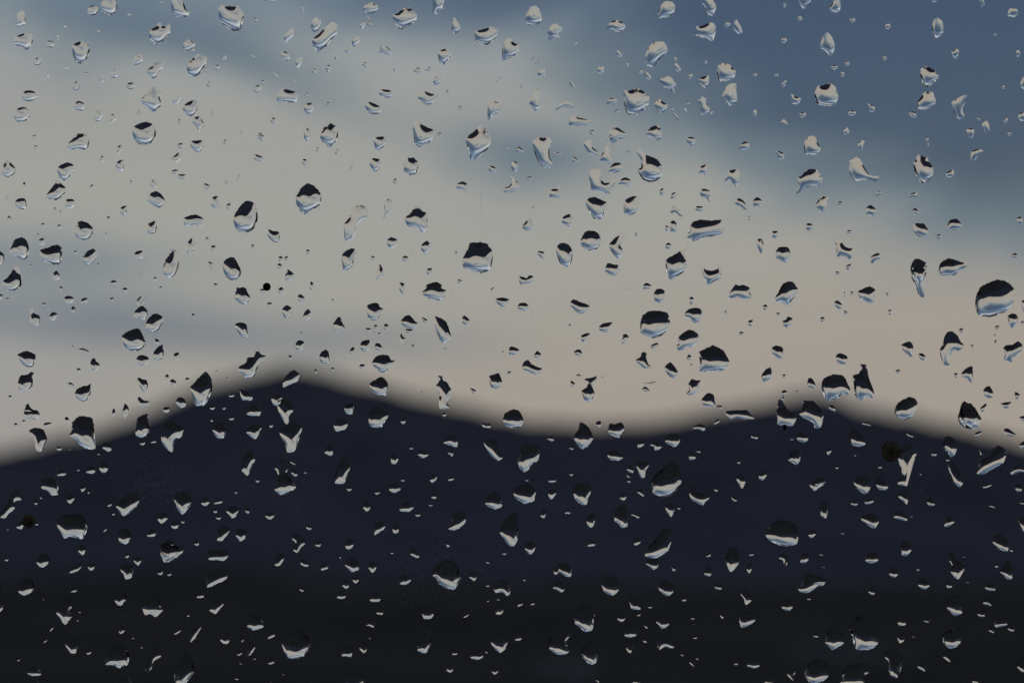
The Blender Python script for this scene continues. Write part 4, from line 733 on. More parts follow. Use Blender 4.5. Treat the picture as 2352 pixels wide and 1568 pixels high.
('medium roundish raindrop second nearest below the tooth-shaped raindrop', [2246, 884, 2255, 865, 2283, 855, 2290, 870, 2286, 898, 2273, 906, 2252, 895]),
('medium oval raindrop second nearest left of the tilted black-topped raindrop at left', [589, 916, 593, 896, 621, 882, 628, 891, 626, 916, 621, 930, 605, 936, 589, 930]),
('medium roundish raindrop above and right of the streaked slanting raindrop at lower left', [942, 2140, 948, 2119, 965, 2110, 985, 2126, 981, 2152, 960, 2164]),
('medium oval raindrop second nearest below and right of the tick-marked raindrop', [1598, 2030, 1610, 2015, 1628, 2006, 1656, 2025, 1645, 2039, 1631, 2047, 1603, 2044]),
('medium flat narrow raindrop nearest left of the black-domed round raindrop', [2395, 1308, 2412, 1294, 2454, 1287, 2450, 1301, 2433, 1327, 2402, 1324]),
('medium upright narrow raindrop left of the pointed raindrop on left ridge', [549, 1517, 556, 1509, 572, 1517, 584, 1519, 592, 1535, 589, 1552, 579, 1570, 565, 1556, 556, 1538]),
('medium upright narrow raindrop above and right of the wide bowl-like raindrop on right slope', [3279, 2015, 3297, 2011, 3311, 2015, 3311, 2039, 3304, 2072, 3283, 2060]),
('medium right-leaning narrow raindrop nearest below and right of the tick-marked raindrop', [1495, 2135, 1497, 2109, 1502, 2095, 1527, 2086, 1542, 2098, 1534, 2117, 1502, 2137]),
('medium oval raindrop nearest above and left of the bent-footed raindrop at lower middle', [2212, 2351, 2213, 2330, 2231, 2320, 2248, 2327, 2259, 2355, 2245, 2368, 2227, 2358]),
('medium right-leaning narrow raindrop right of the lantern-shaped raindrop at right', [3881, 637, 3886, 607, 3911, 597, 3933, 602, 3931, 614, 3911, 626, 3900, 642, 3888, 645]),
('small roundish raindrop nearest below and left of the jar-shaped raindrop at top', [732, 181, 743, 164, 755, 159, 767, 167, 783, 180, 767, 195, 750, 206, 734, 199]),
('small flat narrow raindrop third nearest below and left of the wide-footed raindrop at lower left', [105, 2688, 112, 2672, 139, 2667, 167, 2686, 160, 2699, 129, 2701]),
('small roundish raindrop above and right of the tall giant near bottom right', [3672, 2339, 3675, 2322, 3694, 2311, 3715, 2320, 3719, 2341, 3700, 2356, 3684, 2350]),
('small roundish raindrop second nearest below and right of the bean-shaped raindrop on blue sky', [2792, 319, 2809, 309, 2835, 303, 2836, 321, 2834, 338, 2821, 354, 2806, 343]),
('small flat notched raindrop below and right of the squarish giant in mid sky', [2074, 1106, 2095, 1108, 2105, 1113, 2119, 1101, 2135, 1106, 2128, 1129, 2102, 1134, 2081, 1137]),
('small left-leaning narrow raindrop below the boomerang raindrop above left peak', [960, 1570, 961, 1557, 983, 1564, 1004, 1578, 1011, 1589, 1004, 1601, 969, 1599]),
('small flat narrow raindrop third nearest right of the tall giant near bottom right', [3977, 2498, 3980, 2484, 4005, 2470, 4033, 2475, 4026, 2498, 4001, 2505, 3987, 2508]),
('small oval raindrop nearest above and right of the boomerang raindrop above left peak', [1128, 1242, 1133, 1230, 1147, 1220, 1166, 1231, 1164, 1259, 1143, 1275, 1131, 1256]),
]
SMALL_DROPS = [
[3126,2428,3130,2411,3149,2397,3173,2412,3173,2425,3158,2440,3142,2440],
[2345,2081,2356,2055,2377,2053,2381,2074,2374,2102,2363,2109,2353,2102],
[1441,1380,1448,1364,1478,1358,1480,1381,1476,1399,1457,1405,1443,1397],
[1600,2334,1603,2303,1624,2296,1645,2306,1642,2323,1624,2337],
[3463,856,3464,832,3482,820,3499,832,3508,846,3499,860,3489,865],
[3238,1940,3241,1926,3287,1927,3304,1924,3294,1938,3275,1950,3257,1963],
[844,814,849,790,871,783,877,797,875,821,880,837,861,834,845,825],
[478,2728,485,2710,502,2703,528,2723,519,2742,488,2742],
[2660,2028,2666,2013,2684,2009,2698,2025,2694,2049,2685,2067,2670,2049],
[1084,1589,1108,1575,1129,1587,1119,1615,1105,1621,1093,1617],
[3932,1566,3940,1550,3958,1543,3974,1571,3970,1589,3954,1592,3940,1584],
[1548,961,1565,948,1591,959,1586,978,1565,997,1549,978],
[3592,2494,3592,2454,3621,2456,3625,2494,3607,2502],
[1981,1200,1987,1193,2011,1190,2035,1197,2032,1214,2008,1228,1990,1214],
[4066,2663,4078,2641,4102,2637,4106,2679,4088,2686],
[1983,2452,1981,2411,1997,2405,2015,2418,2011,2449,1997,2457],
[878,2554,882,2529,903,2527,920,2554,910,2573,892,2571],
[1502,1113,1506,1092,1511,1062,1523,1059,1537,1092,1534,1106,1511,1118],
[2928,105,2942,79,2952,87,2971,126,2959,138,2943,129],
[360,1463,364,1441,378,1428,384,1444,396,1453,399,1467,380,1486,366,1477],
[1516,377,1523,359,1544,359,1567,366,1568,384,1551,393,1527,387],
[350,40,366,24,390,28,392,44,384,59,363,64,352,61,347,52],
[3574,2067,3583,2049,3604,2044,3628,2063,3628,2081,3600,2078],
[2800,776,2802,760,2820,755,2841,766,2842,783,2834,790,2842,809,2834,807,2823,790,2806,787],
[-14,1034,-10,1010,3,1006,16,1018,17,1041,7,1057,-10,1058],
[1555,1954,1565,1934,1577,1927,1602,1945,1600,1959,1576,1971,1562,1964],
[1478,2397,1481,2379,1501,2367,1518,2374,1523,2395,1513,2405,1488,2405],
[988,2613,990,2585,1004,2564,1027,2571,1018,2595,1000,2620],
[2944,1913,2959,1894,2985,1915,2976,1941,2968,1957,2959,1938],
[4041,1887,4053,1868,4074,1861,4102,1875,4099,1886,4074,1887,4048,1899],
[373,474,384,450,396,440,413,448,415,460,401,483,387,486,375,481],
[1685,999,1687,978,1709,962,1723,984,1711,1006,1701,1017],
[1140,139,1154,126,1171,112,1176,132,1168,150,1145,173,1136,162],
[1216,432,1222,417,1244,411,1255,418,1251,443,1234,458,1218,445],
[3187,1750,3196,1732,3207,1728,3233,1744,3229,1762,3214,1769,3193,1762],
[296,418,314,404,335,413,342,425,335,439,319,445,296,434],
[1376,1629,1384,1617,1415,1615,1412,1639,1408,1657,1384,1653],
[704,1604,711,1591,723,1587,737,1594,744,1611,741,1625,722,1631,708,1618],
[3057,2728,3060,2703,3078,2693,3095,2703,3093,2728,3078,2738],
[2502,2588,2506,2571,2537,2557,2542,2568,2527,2606,2515,2608],
[521,258,533,241,544,221,560,220,572,232,570,244,551,260],
[1825,745,1831,734,1852,726,1870,738,1872,764,1847,760,1828,753],
[1098,2259,1108,2219,1122,2212,1136,2219,1135,2236,1119,2261],
[3262,2320,3255,2334,3283,2343,3297,2336,3302,2318,3286,2306,3269,2303],
[2222,434,2238,420,2269,404,2290,415,2292,434,2259,427,2227,441],
[1138,1111,1145,1092,1147,1078,1157,1080,1177,1098,1173,1118,1154,1124,1140,1118],
[1209,2756,1216,2728,1237,2717,1258,2728,1251,2749],
[2940,814,2949,795,2963,795,2980,811,2988,835,2980,840,2959,828],
[3025,975,3031,957,3046,956,3057,982,3053,1003,3046,1015,3034,999],
[462,656,478,642,497,640,495,661,493,684,478,688,467,672],
[3128,1285,3146,1277,3149,1266,3170,1272,3168,1294,3147,1312,3133,1301],
[3202,2248,3203,2222,3221,2201,3236,2214,3232,2240,3217,2251],
[4080,335,4092,310,4109,307,4109,359,4085,352],
[261,811,267,797,291,797,301,811,293,830,277,838,265,825],
[2473,736,2485,717,2502,709,2523,720,2521,734,2513,745,2488,739],
[628,2070,641,2051,662,2051,670,2074,645,2094],
[275,2268,303,2264,328,2245,331,2257,314,2280,289,2290,277,2289],
[4031,52,4040,35,4069,38,4073,58,4053,71,4031,64],
[4081,1207,4094,1200,4113,1207,4113,1249,4092,1245,4087,1224],
[1182,1376,1189,1364,1201,1360,1217,1368,1213,1395,1197,1404,1183,1394],
[3593,1987,3597,1969,3611,1967,3633,1985,3628,2017,3614,2004],
[3777,2103,3782,2076,3799,2063,3815,2074,3817,2088,3792,2106],
[3113,2231,3119,2215,3140,2217,3156,2226,3149,2254,3137,2266,3133,2240],
[2680,860,2685,832,2703,823,2715,839,2732,856,2729,868,2717,863,2701,848,2687,855],
[3926,499,3947,483,3958,509,3956,544,3942,533],
[1209,1282,1216,1252,1232,1235,1243,1249,1243,1270,1220,1285],
[2070,1226,2079,1212,2102,1211,2115,1224,2107,1238,2095,1244,2072,1235],
[2682,926,2680,891,2694,881,2707,895,2706,928],
[2034,1402,2039,1388,2049,1385,2074,1395,2077,1406,2067,1416,2039,1418],
[678,635,697,624,713,610,727,619,723,637,706,654,692,642],
[3161,380,3168,377,3182,387,3205,394,3194,417,3170,415],
[397,1866,404,1849,418,1847,431,1865,431,1879,415,1891,401,1882],
[551,1591,560,1587,575,1601,597,1604,593,1620,572,1625,558,1622],
[1046,-14,1098,-14,1100,3,1077,10,1049,2],
[1380,2175,1386,2157,1398,2153,1412,2164,1413,2182,1398,2196,1384,2192],
[535,1022,544,1006,568,1002,574,1015,568,1032,551,1039,539,1034],
[3229,1533,3234,1512,3247,1512,3260,1531,3262,1554,3247,1552,3233,1549],
[1216,533,1220,519,1234,514,1243,526,1241,551,1230,565,1216,554],
[2797,694,2800,668,2823,658,2830,668,2828,689,2821,701,2806,694],
[3255,1917,3276,1913,3286,1910,3304,1926,3283,1938,3266,1948],
[1431,2583,1447,2569,1467,2571,1467,2599,1454,2611],
[1473,2268,1476,2247,1488,2245,1508,2259,1499,2282,1487,2289],
[3557,2297,3560,2276,3586,2266,3592,2296,3576,2309],
[3585,2536,3590,2529,3619,2533,3616,2561,3600,2571,3592,2557],
[3011,804,3029,788,3049,804,3041,825,3015,827],
[3771,2625,3775,2602,3788,2599,3808,2630,3799,2646],
[434,303,453,277,467,275,472,303,464,312,441,312],
[3482,1048,3485,1025,3513,1011,3525,1031,3499,1045,3489,1055],
[1299,1811,1307,1784,1321,1777,1330,1791,1331,1816,1321,1822],
[4015,1716,4033,1713,4062,1736,4057,1745,4022,1741],
[3865,521,3883,512,3898,525,3893,544,3883,561,3872,544],
[492,1641,499,1612,514,1628,515,1648,502,1671,493,1662],
[690,408,718,364,727,384,711,415,697,418],
[2192,1971,2198,1957,2220,1955,2224,1974,2208,1996,2198,1992],
[3668,2663,3673,2648,3687,2641,3705,2662,3700,2683,3682,2676],
[2956,593,2966,576,2980,566,2996,576,2997,595,2980,600],
[1119,218,1140,206,1154,216,1161,232,1147,246,1129,232],
[256,1197,261,1186,277,1183,295,1191,295,1205,277,1214,260,1209],
[1408,160,1426,145,1440,148,1436,167,1419,190,1408,178],
[2600,1779,2610,1767,2635,1774,2650,1784,2631,1800,2619,1800,2617,1788],
[410,1791,415,1772,429,1769,445,1784,445,1800,432,1806,418,1797],
[2745,560,2753,549,2771,549,2785,562,2774,576,2764,584,2750,572],
[1672,1818,1676,1804,1689,1798,1715,1814,1706,1826,1687,1831],
[2044,665,2049,647,2063,646,2073,663,2065,687,2051,687],
[1562,1823,1579,1816,1594,1830,1586,1852,1567,1854],
[2769,1713,2778,1704,2800,1694,2823,1708,2814,1724,2792,1716],
[1640,2215,1645,2198,1655,2193,1676,2212,1675,2230,1659,2228],
[479,849,483,830,499,823,512,825,506,842,506,860,490,860],
[311,2200,317,2187,324,2177,345,2187,340,2210,329,2219],
[3938,2348,3942,2337,3963,2335,3982,2343,3979,2360,3954,2360],
[1457,2503,1460,2491,1492,2477,1502,2487,1499,2510,1474,2500],
[2324,1343,2335,1336,2353,1331,2360,1338,2349,1357,2335,1369,2325,1360],
[2471,2477,2469,2452,2488,2454,2506,2463,2494,2482,2483,2486],
[3036,1912,3037,1884,3057,1886,3070,1896,3050,1921],
[1070,2550,1070,2526,1084,2513,1100,2529,1098,2543,1077,2553],
[1182,251,1192,234,1213,227,1206,251,1194,275,1185,268],
[805,2008,816,1987,829,1988,838,2009,822,2023,809,2018],
[2527,2730,2530,2710,2548,2703,2562,2714,2558,2735],
[4071,469,4081,453,4102,450,4104,478,4085,485],
[211,1118,214,1092,227,1082,239,1101,239,1115,223,1123],
[1732,328,1743,310,1767,298,1764,317,1757,331,1741,343],
[1784,2670,1788,2655,1800,2651,1814,2662,1812,2679,1802,2688,1790,2683],
[132,258,136,244,150,230,169,230,166,241,159,258,143,263],
[1596,1151,1598,1130,1617,1134,1619,1158,1616,1176,1603,1169],
[2818,2296,2818,2278,2837,2268,2847,2276,2843,2301,2828,2303],
[3931,2411,3940,2391,3959,2388,3968,2421,3949,2418],
[438,479,443,460,455,455,465,460,465,478,446,494,438,488],
[1347,2388,1349,2371,1370,2365,1384,2376,1380,2390,1363,2394],
[1569,2102,1586,2091,1596,2112,1591,2130,1574,2131],
[2150,300,2156,281,2177,275,2182,289,2177,309,2157,307],
[1849,1270,1858,1261,1879,1280,1875,1296,1865,1301,1851,1291],
[197,1263,211,1248,230,1254,228,1268,214,1282,199,1277],
[3806,209,3827,197,3837,206,3827,235,3808,227],
[66,2109,70,2091,91,2077,99,2098,84,2116],
[1451,2027,1460,2008,1478,2008,1480,2034,1466,2045],
[345,1889,352,1865,370,1865,382,1880,373,1893],
[3334,1214,3349,1200,3369,1218,3367,1233,3353,1236],
[2485,1373,2490,1350,2490,1340,2504,1335,2516,1347,2511,1360,2494,1374],
[2426,418,2433,397,2450,393,2471,399,2464,411,2443,417],
[289,349,300,329,316,326,319,345,310,361,300,362,291,356],
[1060,2060,1070,2048,1087,2047,1098,2062,1082,2077,1068,2072],
[3782,706,3787,691,3811,678,3816,692,3815,706,3795,710],
[532,2236,539,2226,567,2233,561,2250,553,2261,540,2250],
[504,343,512,333,533,331,543,343,533,354,516,359],
[3100,607,3116,604,3137,617,3132,637,3116,637,3109,619],
[1016,621,1028,619,1054,630,1049,645,1019,642],
[1877,2308,1879,2290,1899,2289,1908,2306,1896,2323],
[205,164,214,171,218,179,213,188,202,191,190,190,184,181,185,172,193,164],
[1380,1638,1391,1617,1413,1614,1410,1638,1401,1647],
[1497,1388,1504,1373,1518,1373,1530,1390,1527,1404,1506,1399],
[1369,2341,1369,2323,1384,2318,1396,2327,1394,2348,1382,2353],
[1189,1197,1194,1179,1204,1177,1218,1190,1218,1211,1197,1205],
[3431,577,3447,562,3459,565,3452,584,3450,600,3435,598],
[587,2135,608,2116,625,2128,617,2144,593,2145],
[3999,1613,4045,1606,4034,1629,4019,1633],
[2059,2557,2062,2536,2077,2529,2088,2540,2084,2557,2070,2561],
[3234,2140,3238,2119,3262,2121,3262,2137,3245,2152],
[2757,1838,2757,1812,2771,1804,2785,1828,2774,1837],
[4074,1781,4092,1765,4109,1764,4102,1791,4085,1793],
[3222,905,3227,895,3240,893,3252,900,3252,914,3231,923,3224,916],
[1201,2252,1201,2236,1213,2236,1235,2254,1230,2265,1213,2263],
[687,2109,687,2084,715,2088,711,2109,699,2114],
[1014,356,1028,342,1047,343,1042,359,1028,373,1016,366],
[3088,950,3088,926,3112,924,3114,943,3102,954],
[3886,2717,3900,2698,3917,2710,3911,2730,3893,2730],
[2572,1156,2576,1137,2589,1131,2607,1143,2600,1156],
[3466,417,3476,417,3499,429,3497,448,3482,448],
[103,1620,115,1613,119,1629,134,1639,132,1646,94,1643,105,1631],
[3707,2002,3721,1990,3741,2015,3726,2023,3712,2018],
[1283,2275,1286,2257,1300,2248,1312,2259,1311,2273,1290,2280],
[1072,2651,1075,2616,1094,2634,1100,2646,1084,2655],
[1966,2683,1969,2662,1993,2672,1994,2683,1981,2696,1973,2693],
[3457,2009,3471,1992,3496,1994,3492,2008,3471,2017],
[1952,665,1973,665,1987,677,1981,689,1959,687],
[2986,2275,2994,2254,3013,2252,3006,2278,2997,2292],
[268,2001,275,1978,301,1988,282,2014],
[3783,2334,3788,2320,3806,2323,3809,2344,3797,2352,3787,2348],
[2694,260,2708,253,2717,265,2725,281,2713,289,2701,279],
[347,2255,359,2252,378,2255,378,2269,366,2281,356,2275],
[786,2384,791,2365,814,2365,814,2388,791,2390],
[2537,2178,2539,2150,2562,2150,2561,2170,2548,2180],
[2293,1411,2307,1398,2323,1399,2330,1420,2314,1423],
[1502,2444,1527,2426,1534,2439,1530,2457,1508,2454],
[2349,2180,2356,2164,2374,2159,2384,2171,2377,2182,2356,2185],
[1719,1919,1729,1901,1750,1896,1744,1919,1729,1930],
[471,2515,478,2500,499,2508,497,2524,482,2534],
[467,595,471,586,483,581,493,590,488,604,476,615,467,607],
[2389,286,2395,267,2415,268,2414,289,2403,298],
[2508,1879,2513,1861,2521,1858,2534,1875,2532,1891,2516,1887],
[709,710,715,698,743,698,745,717,725,717],
[4060,1954,4067,1934,4085,1941,4086,1962,4071,1966],
[1597,1350,1605,1331,1612,1347,1623,1353,1605,1380],
[2478,1988,2495,1969,2509,1980,2499,1999,2488,2001],
[2860,2350,2860,2334,2888,2334,2886,2355,2872,2357],
[3909,2456,3914,2442,3938,2444,3940,2461,3924,2466],
[601,738,614,713,626,734,626,748,614,752],
[310,1397,331,1392,357,1404,354,1416,321,1404],
[228,1894,244,1879,267,1892,255,1901,230,1902],
[3673,1416,3689,1412,3704,1427,3694,1442,3682,1437],
[2149,1015,2154,1004,2177,1008,2175,1029,2170,1036],
[2136,1421,2149,1402,2166,1418,2161,1430,2140,1430],
[2551,1788,2551,1770,2562,1760,2577,1770,2574,1781,2558,1791],
[4076,1673,4088,1662,4109,1669,4109,1687,4092,1685],
[2162,2056,2171,2037,2182,2035,2182,2063,2173,2072,2163,2065],
[1409,2318,1415,2304,1426,2301,1436,2311,1434,2322,1422,2332],
[3473,2365,3475,2353,3499,2353,3499,2372,3487,2379],
[1927,1697,1933,1688,1947,1699,1952,1690,1967,1702,1957,1711,1934,1708],
[4067,889,4069,870,4087,868,4089,889,4078,901],
[854,2011,871,1992,893,2001,885,2011,864,2015],
[2781,837,2786,825,2811,827,2813,841,2793,848],
[694,1427,697,1413,715,1409,715,1430,708,1440,697,1437],
[1652,284,1662,272,1682,275,1683,296,1666,293],
[812,748,818,733,838,741,845,757,826,757],
[321,1209,329,1193,350,1192,348,1212,326,1215],
[153,964,167,951,180,959,178,973,169,982,157,973],
[679,1526,689,1515,703,1523,706,1540,692,1542,682,1535],
[2548,1967,2565,1948,2577,1981,2567,1983],
[3636,790,3640,778,3668,767,3666,790],
[2756,2648,2759,2634,2771,2630,2781,2662,2776,2665],
[2661,984,2663,977,2675,970,2685,980,2684,991,2677,999,2663,992],
[2381,1702,2388,1685,2403,1683,2404,1704,2395,1712],
[4030,2513,4036,2500,4057,2503,4057,2519,4046,2525],
[694,2535,697,2519,727,2510,725,2520,708,2534],
[3921,1631,3945,1611,3944,1632,3931,1646,3921,1643],
[2579,288,2596,293,2605,310,2600,319,2586,314],
[3391,455,3405,441,3426,451,3415,463,3396,462],
[3648,853,3653,837,3663,832,3676,853,3666,860],
[1056,2728,1061,2721,1070,2717,1081,2718,1087,2724,1086,2731,1081,2736,1071,2738,1062,2735],
[1302,268,1318,260,1326,267,1316,293,1305,282],
[829,1045,850,1052,854,1076,847,1079,835,1062],
[2065,598,2077,587,2095,604,2095,610,2067,609],
[3635,455,3651,446,3665,460,3663,474,3640,464],
[650,1636,662,1627,678,1629,676,1646,659,1650],
[1111,1163,1114,1156,1126,1147,1135,1158,1133,1170,1122,1176,1113,1170],
[3374,523,3388,510,3398,528,3386,542,3375,533],
[3314,1625,3328,1619,3342,1631,3340,1645,3321,1639],
[1706,1083,1708,1076,1727,1071,1728,1090,1711,1100],
[1238,1145,1239,1133,1245,1126,1250,1129,1254,1139,1255,1150,1250,1160,1245,1161,1240,1156],
[244,263,255,258,265,267,282,261,275,274,258,280,248,274],
[3118,502,3135,476,3156,506,3135,499],
[3917,3,3928,-7,3940,17,3928,31],
[2602,1383,2626,1370,2636,1380,2624,1390,2607,1394],
[2213,2280,2224,2264,2236,2278,2231,2292,2220,2297],
[174,1699,180,1690,208,1689,200,1702,181,1708],
[686,699,687,684,701,678,716,682,711,692],
[2637,762,2647,755,2656,752,2659,769,2649,781,2640,778],
[3930,1948,3938,1938,3970,1931,3966,1941,3942,1952],
[1032,549,1042,539,1056,543,1058,556,1047,565],
[1620,1023,1630,1026,1634,1032,1634,1038,1626,1044,1617,1044,1610,1040,1607,1033,1612,1027],
[3898,1739,3904,1729,3924,1722,3926,1732,3909,1749],
[2464,216,2469,202,2481,209,2491,228,2478,230],
[1396,1406,1410,1387,1419,1394,1417,1413,1408,1416],
[1164,1886,1175,1877,1191,1896,1182,1906,1168,1896],
[439,1131,453,1120,469,1127,464,1139,450,1143],
[2069,2421,2070,2404,2081,2397,2091,2407,2088,2419,2072,2425],
[2685,778,2696,769,2706,776,2699,794,2682,794],
[1851,2465,1865,2445,1882,2442,1875,2459,1861,2468],
[2193,1924,2199,1912,2227,1915,2220,1926,2203,1930],
[1436,101,1457,91,1460,101,1447,124],
[1617,1319,1631,1315,1652,1319,1645,1333,1628,1331],
[4060,1566,4074,1573,4081,1582,4064,1598,4059,1587],
[1208,647,1213,637,1227,638,1229,654,1220,664,1209,656],
[1807,2615,1809,2599,1823,2595,1831,2606,1828,2615,1816,2618],
[1104,489,1099,494,1091,495,1085,490,1082,481,1087,475,1094,471,1101,473,1105,480],
[903,830,910,816,924,812,925,832,915,839],
[284,1242,288,1226,298,1226,302,1245,296,1258,288,1252],
[629,2292,635,2278,655,2275,648,2296,640,2298],
[176,310,181,293,195,289,197,307,178,319],
[2756,1193,2767,1186,2776,1196,2771,1214,2762,1218],
[1268,2185,1262,2181,1260,2174,1263,2167,1271,2164,1279,2166,1285,2173,1282,2180,1278,2185],
[2519,2055,2539,2049,2559,2063,2553,2072,2534,2062],
[2565,1556,2583,1545,2602,1566,2586,1566],
[3954,2520,3959,2506,3977,2510,3975,2529,3965,2528],
[3382,1072,3388,1060,3408,1055,3405,1069,3391,1081],
[3402,2013,3414,1999,3433,2013,3419,2023],
[3125,161,3128,154,3134,152,3142,153,3148,160,3145,167,3140,173,3132,173,3126,168],
[2992,1289,2996,1282,3012,1279,3010,1298,3001,1306,2993,1298],
[619,1371,622,1353,638,1362,636,1376,628,1384],
[3006,1751,3008,1722,3015,1739,3031,1743,3029,1755],
[1683,1266,1711,1279,1706,1292,1697,1292,1689,1280],
[3124,1571,3137,1558,3151,1569,3140,1580,3133,1585],
[401,326,404,300,415,298,417,310,411,331],
[2274,324,2283,322,2302,349,2293,357],
[2374,522,2379,528,2380,535,2374,540,2367,542,2360,538,2357,532,2359,525,2366,521],
[3560,114,3554,118,3546,117,3541,112,3540,105,3544,100,3552,96,3560,99,3562,106],
[1551,1315,1544,1320,1537,1315,1535,1308,1537,1299,1541,1294,1548,1296,1553,1301,1555,1309],
[4072,201,4077,205,4081,212,4080,221,4075,227,4069,228,4065,221,4064,212,4066,203],
[2188,1755,2196,1744,2210,1746,2217,1759,2205,1764],
[857,279,863,263,875,260,882,268,871,283],
[709,583,715,576,725,572,736,581,725,593,713,591],
[490,1636,509,1622,512,1636,502,1646,492,1650],
[282,2363,293,2346,309,2355,303,2366,284,2367],
[2898,108,2905,91,2924,96,2917,105,2903,117],
[4053,1032,4048,1025,4050,1017,4057,1013,4065,1014,4070,1019,4070,1026,4066,1033,4059,1034],
[489,1156,499,1150,511,1155,509,1167,500,1173,491,1167],
[1739,1995,1732,1994,1726,1989,1726,1981,1729,1974,1736,1971,1742,1974,1745,1981,1745,1989],
[1039,1158,1049,1155,1067,1156,1067,1165,1051,1171,1040,1167],
[3123,343,3137,324,3149,324,3140,342,3132,352],
[3194,455,3221,451,3222,465,3207,471],
[1117,1025,1123,1025,1129,1027,1132,1035,1130,1042,1125,1049,1118,1047,1114,1041,1113,1033],
[1436,1467,1443,1456,1461,1458,1457,1472,1448,1477],
[3307,1809,3310,1790,3328,1800,3313,1820],
[843,999,845,985,859,981,863,996,857,1006],
[3724,-7,3752,-7,3747,5,3733,11],
[339,2608,352,2595,370,2601,356,2616],
[1401,206,1395,211,1388,212,1381,209,1380,201,1384,195,1390,192,1397,194,1401,200],
[322,1952,333,1938,343,1952,329,1967],
[3423,83,3418,88,3411,92,3403,89,3399,84,3400,78,3405,74,3414,72,3419,77],
[833,349,828,344,827,335,832,328,837,326,843,329,845,337,843,346,838,350],
[2685,453,2701,455,2720,478,2712,481,2698,465],
[1603,1681,1608,1676,1614,1673,1620,1676,1623,1684,1620,1690,1615,1695,1608,1694,1603,1688],
[1338,610,1349,593,1359,609,1352,620,1342,617],
[3011,464,3013,445,3022,439,3029,450,3020,467],
[2574,2566,2572,2541,2589,2550,2586,2568],
[399,631,404,625,415,626,418,637,409,651,401,640],
[3447,1692,3461,1685,3485,1701,3478,1702,3457,1699],
[1110,1072,1110,1057,1121,1053,1130,1069,1122,1076],
[1222,2105,1234,2095,1248,2112,1234,2118],
[2290,637,2299,628,2316,647,2292,649],
[3360,823,3351,821,3349,816,3349,810,3356,807,3364,806,3371,810,3373,816,3369,821],
[3744,1822,3737,1824,3730,1823,3726,1817,3726,1810,3732,1806,3739,1805,3745,1808,3747,1815],
[197,2519,199,2494,216,2505,202,2524],
[2259,2048,2273,2032,2281,2044,2279,2054,2260,2053],
[3321,270,3335,261,3353,268,3339,281],
[2212,614,2218,608,2245,614,2243,623,2217,619],
[1879,1550,1906,1561,1896,1575,1886,1566],
[1253,277,1259,276,1265,279,1267,287,1263,294,1257,296,1251,295,1248,288,1248,281],
[1074,1226,1068,1222,1067,1216,1070,1211,1078,1209,1084,1210,1090,1216,1088,1222,1081,1226],
[1699,282,1713,267,1729,279,1715,286],
[260,1668,272,1668,277,1682,265,1691,260,1683],
[3253,2545,3259,2527,3275,2533,3273,2547],
[3051,1226,3062,1216,3070,1226,3067,1239,3054,1238],
[2925,1990,2929,1976,2949,2001,2936,2004],
[1449,262,1449,256,1454,252,1461,250,1467,254,1470,260,1466,266,1460,270,1454,268],
[3503,788,3510,769,3520,763,3530,776,3517,780],
[2728,2400,2732,2383,2745,2383,2746,2397,2738,2404],
[2750,303,2760,296,2773,298,2764,314,2753,316],
[1790,1809,1805,1802,1813,1807,1809,1826],
[34,886,29,883,28,875,30,867,34,863,40,866,44,872,44,880,40,886],
[2746,1430,2757,1416,2766,1428,2760,1440,2748,1437],
[448,1655,451,1635,460,1636,461,1659,453,1664],
[1791,1917,1807,1901,1817,1915,1800,1923],
[946,729,951,701,963,703,958,724],
[1401,1962,1394,1963,1389,1959,1387,1954,1388,1947,1394,1943,1401,1945,1406,1950,1406,1957],
[2282,1530,2286,1521,2300,1533,2297,1545,2286,1545],
[1681,2051,1681,2057,1679,2063,1672,2065,1665,2064,1661,2059,1661,2052,1667,2048,1674,2048],
[357,748,375,733,377,753,363,758],
[1459,1313,1483,1312,1483,1322,1469,1329],
[907,559,910,566,909,574,905,579,899,579,895,574,893,567,896,560,901,559],
[1399,677,1403,651,1416,651,1408,675],
[863,2070,871,2055,885,2069,875,2078],
[271,1533,282,1528,296,1540,295,1548,279,1543],
[1352,237,1348,244,1344,243,1339,237,1339,229,1341,220,1345,218,1349,220,1353,227],
[1518,1971,1512,1976,1506,1977,1500,1973,1499,1967,1502,1961,1507,1959,1513,1959,1518,1965],
[3286,1267,3293,1268,3298,1272,3299,1279,3295,1285,3289,1287,3284,1284,3281,1278,3282,1272],
[777,2175,784,2159,798,2168,790,2182],
[1589,724,1588,731,1583,735,1578,735,1573,730,1572,723,1576,718,1581,714,1586,717],
[1039,549,1032,546,1030,541,1032,535,1038,531,1046,534,1049,537,1050,543,1046,548],
[676,1510,673,1518,669,1519,663,1517,661,1511,661,1503,665,1497,671,1497,675,1503],
[1197,2355,1201,2343,1211,2346,1216,2360,1208,2365],
[8,1195,3,1197,-3,1193,-5,1187,-3,1180,2,1176,8,1177,11,1182,11,1190],
[2867,1622,2887,1621,2886,1634,2865,1634],
[946,2616,958,2599,971,2608,958,2620],
[2675,916,2671,923,2667,925,2662,922,2660,916,2660,908,2665,902,2669,903,2674,908],
[559,1772,569,1760,582,1770,570,1782],
[239,1801,231,1800,227,1795,226,1790,230,1786,237,1785,243,1787,248,1792,244,1798],
[3695,2482,3701,2470,3715,2475,3715,2487,3703,2487],
[3747,950,3748,940,3761,938,3764,950,3754,959],
[3850,1330,3843,1331,3837,1327,3834,1322,3838,1316,3843,1313,3849,1313,3853,1318,3853,1324],
[1968,483,1961,484,1955,482,1951,478,1951,472,1957,467,1964,469,1969,471,1970,477],
[2569,1530,2596,1531,2631,1523,2603,1538],
[2877,2456,2889,2449,2897,2463,2889,2473],
[2824,2224,2834,2207,2846,2214,2841,2222,2832,2227],
[1010,83,1009,78,1014,74,1021,73,1028,75,1031,80,1029,86,1021,87,1014,87],
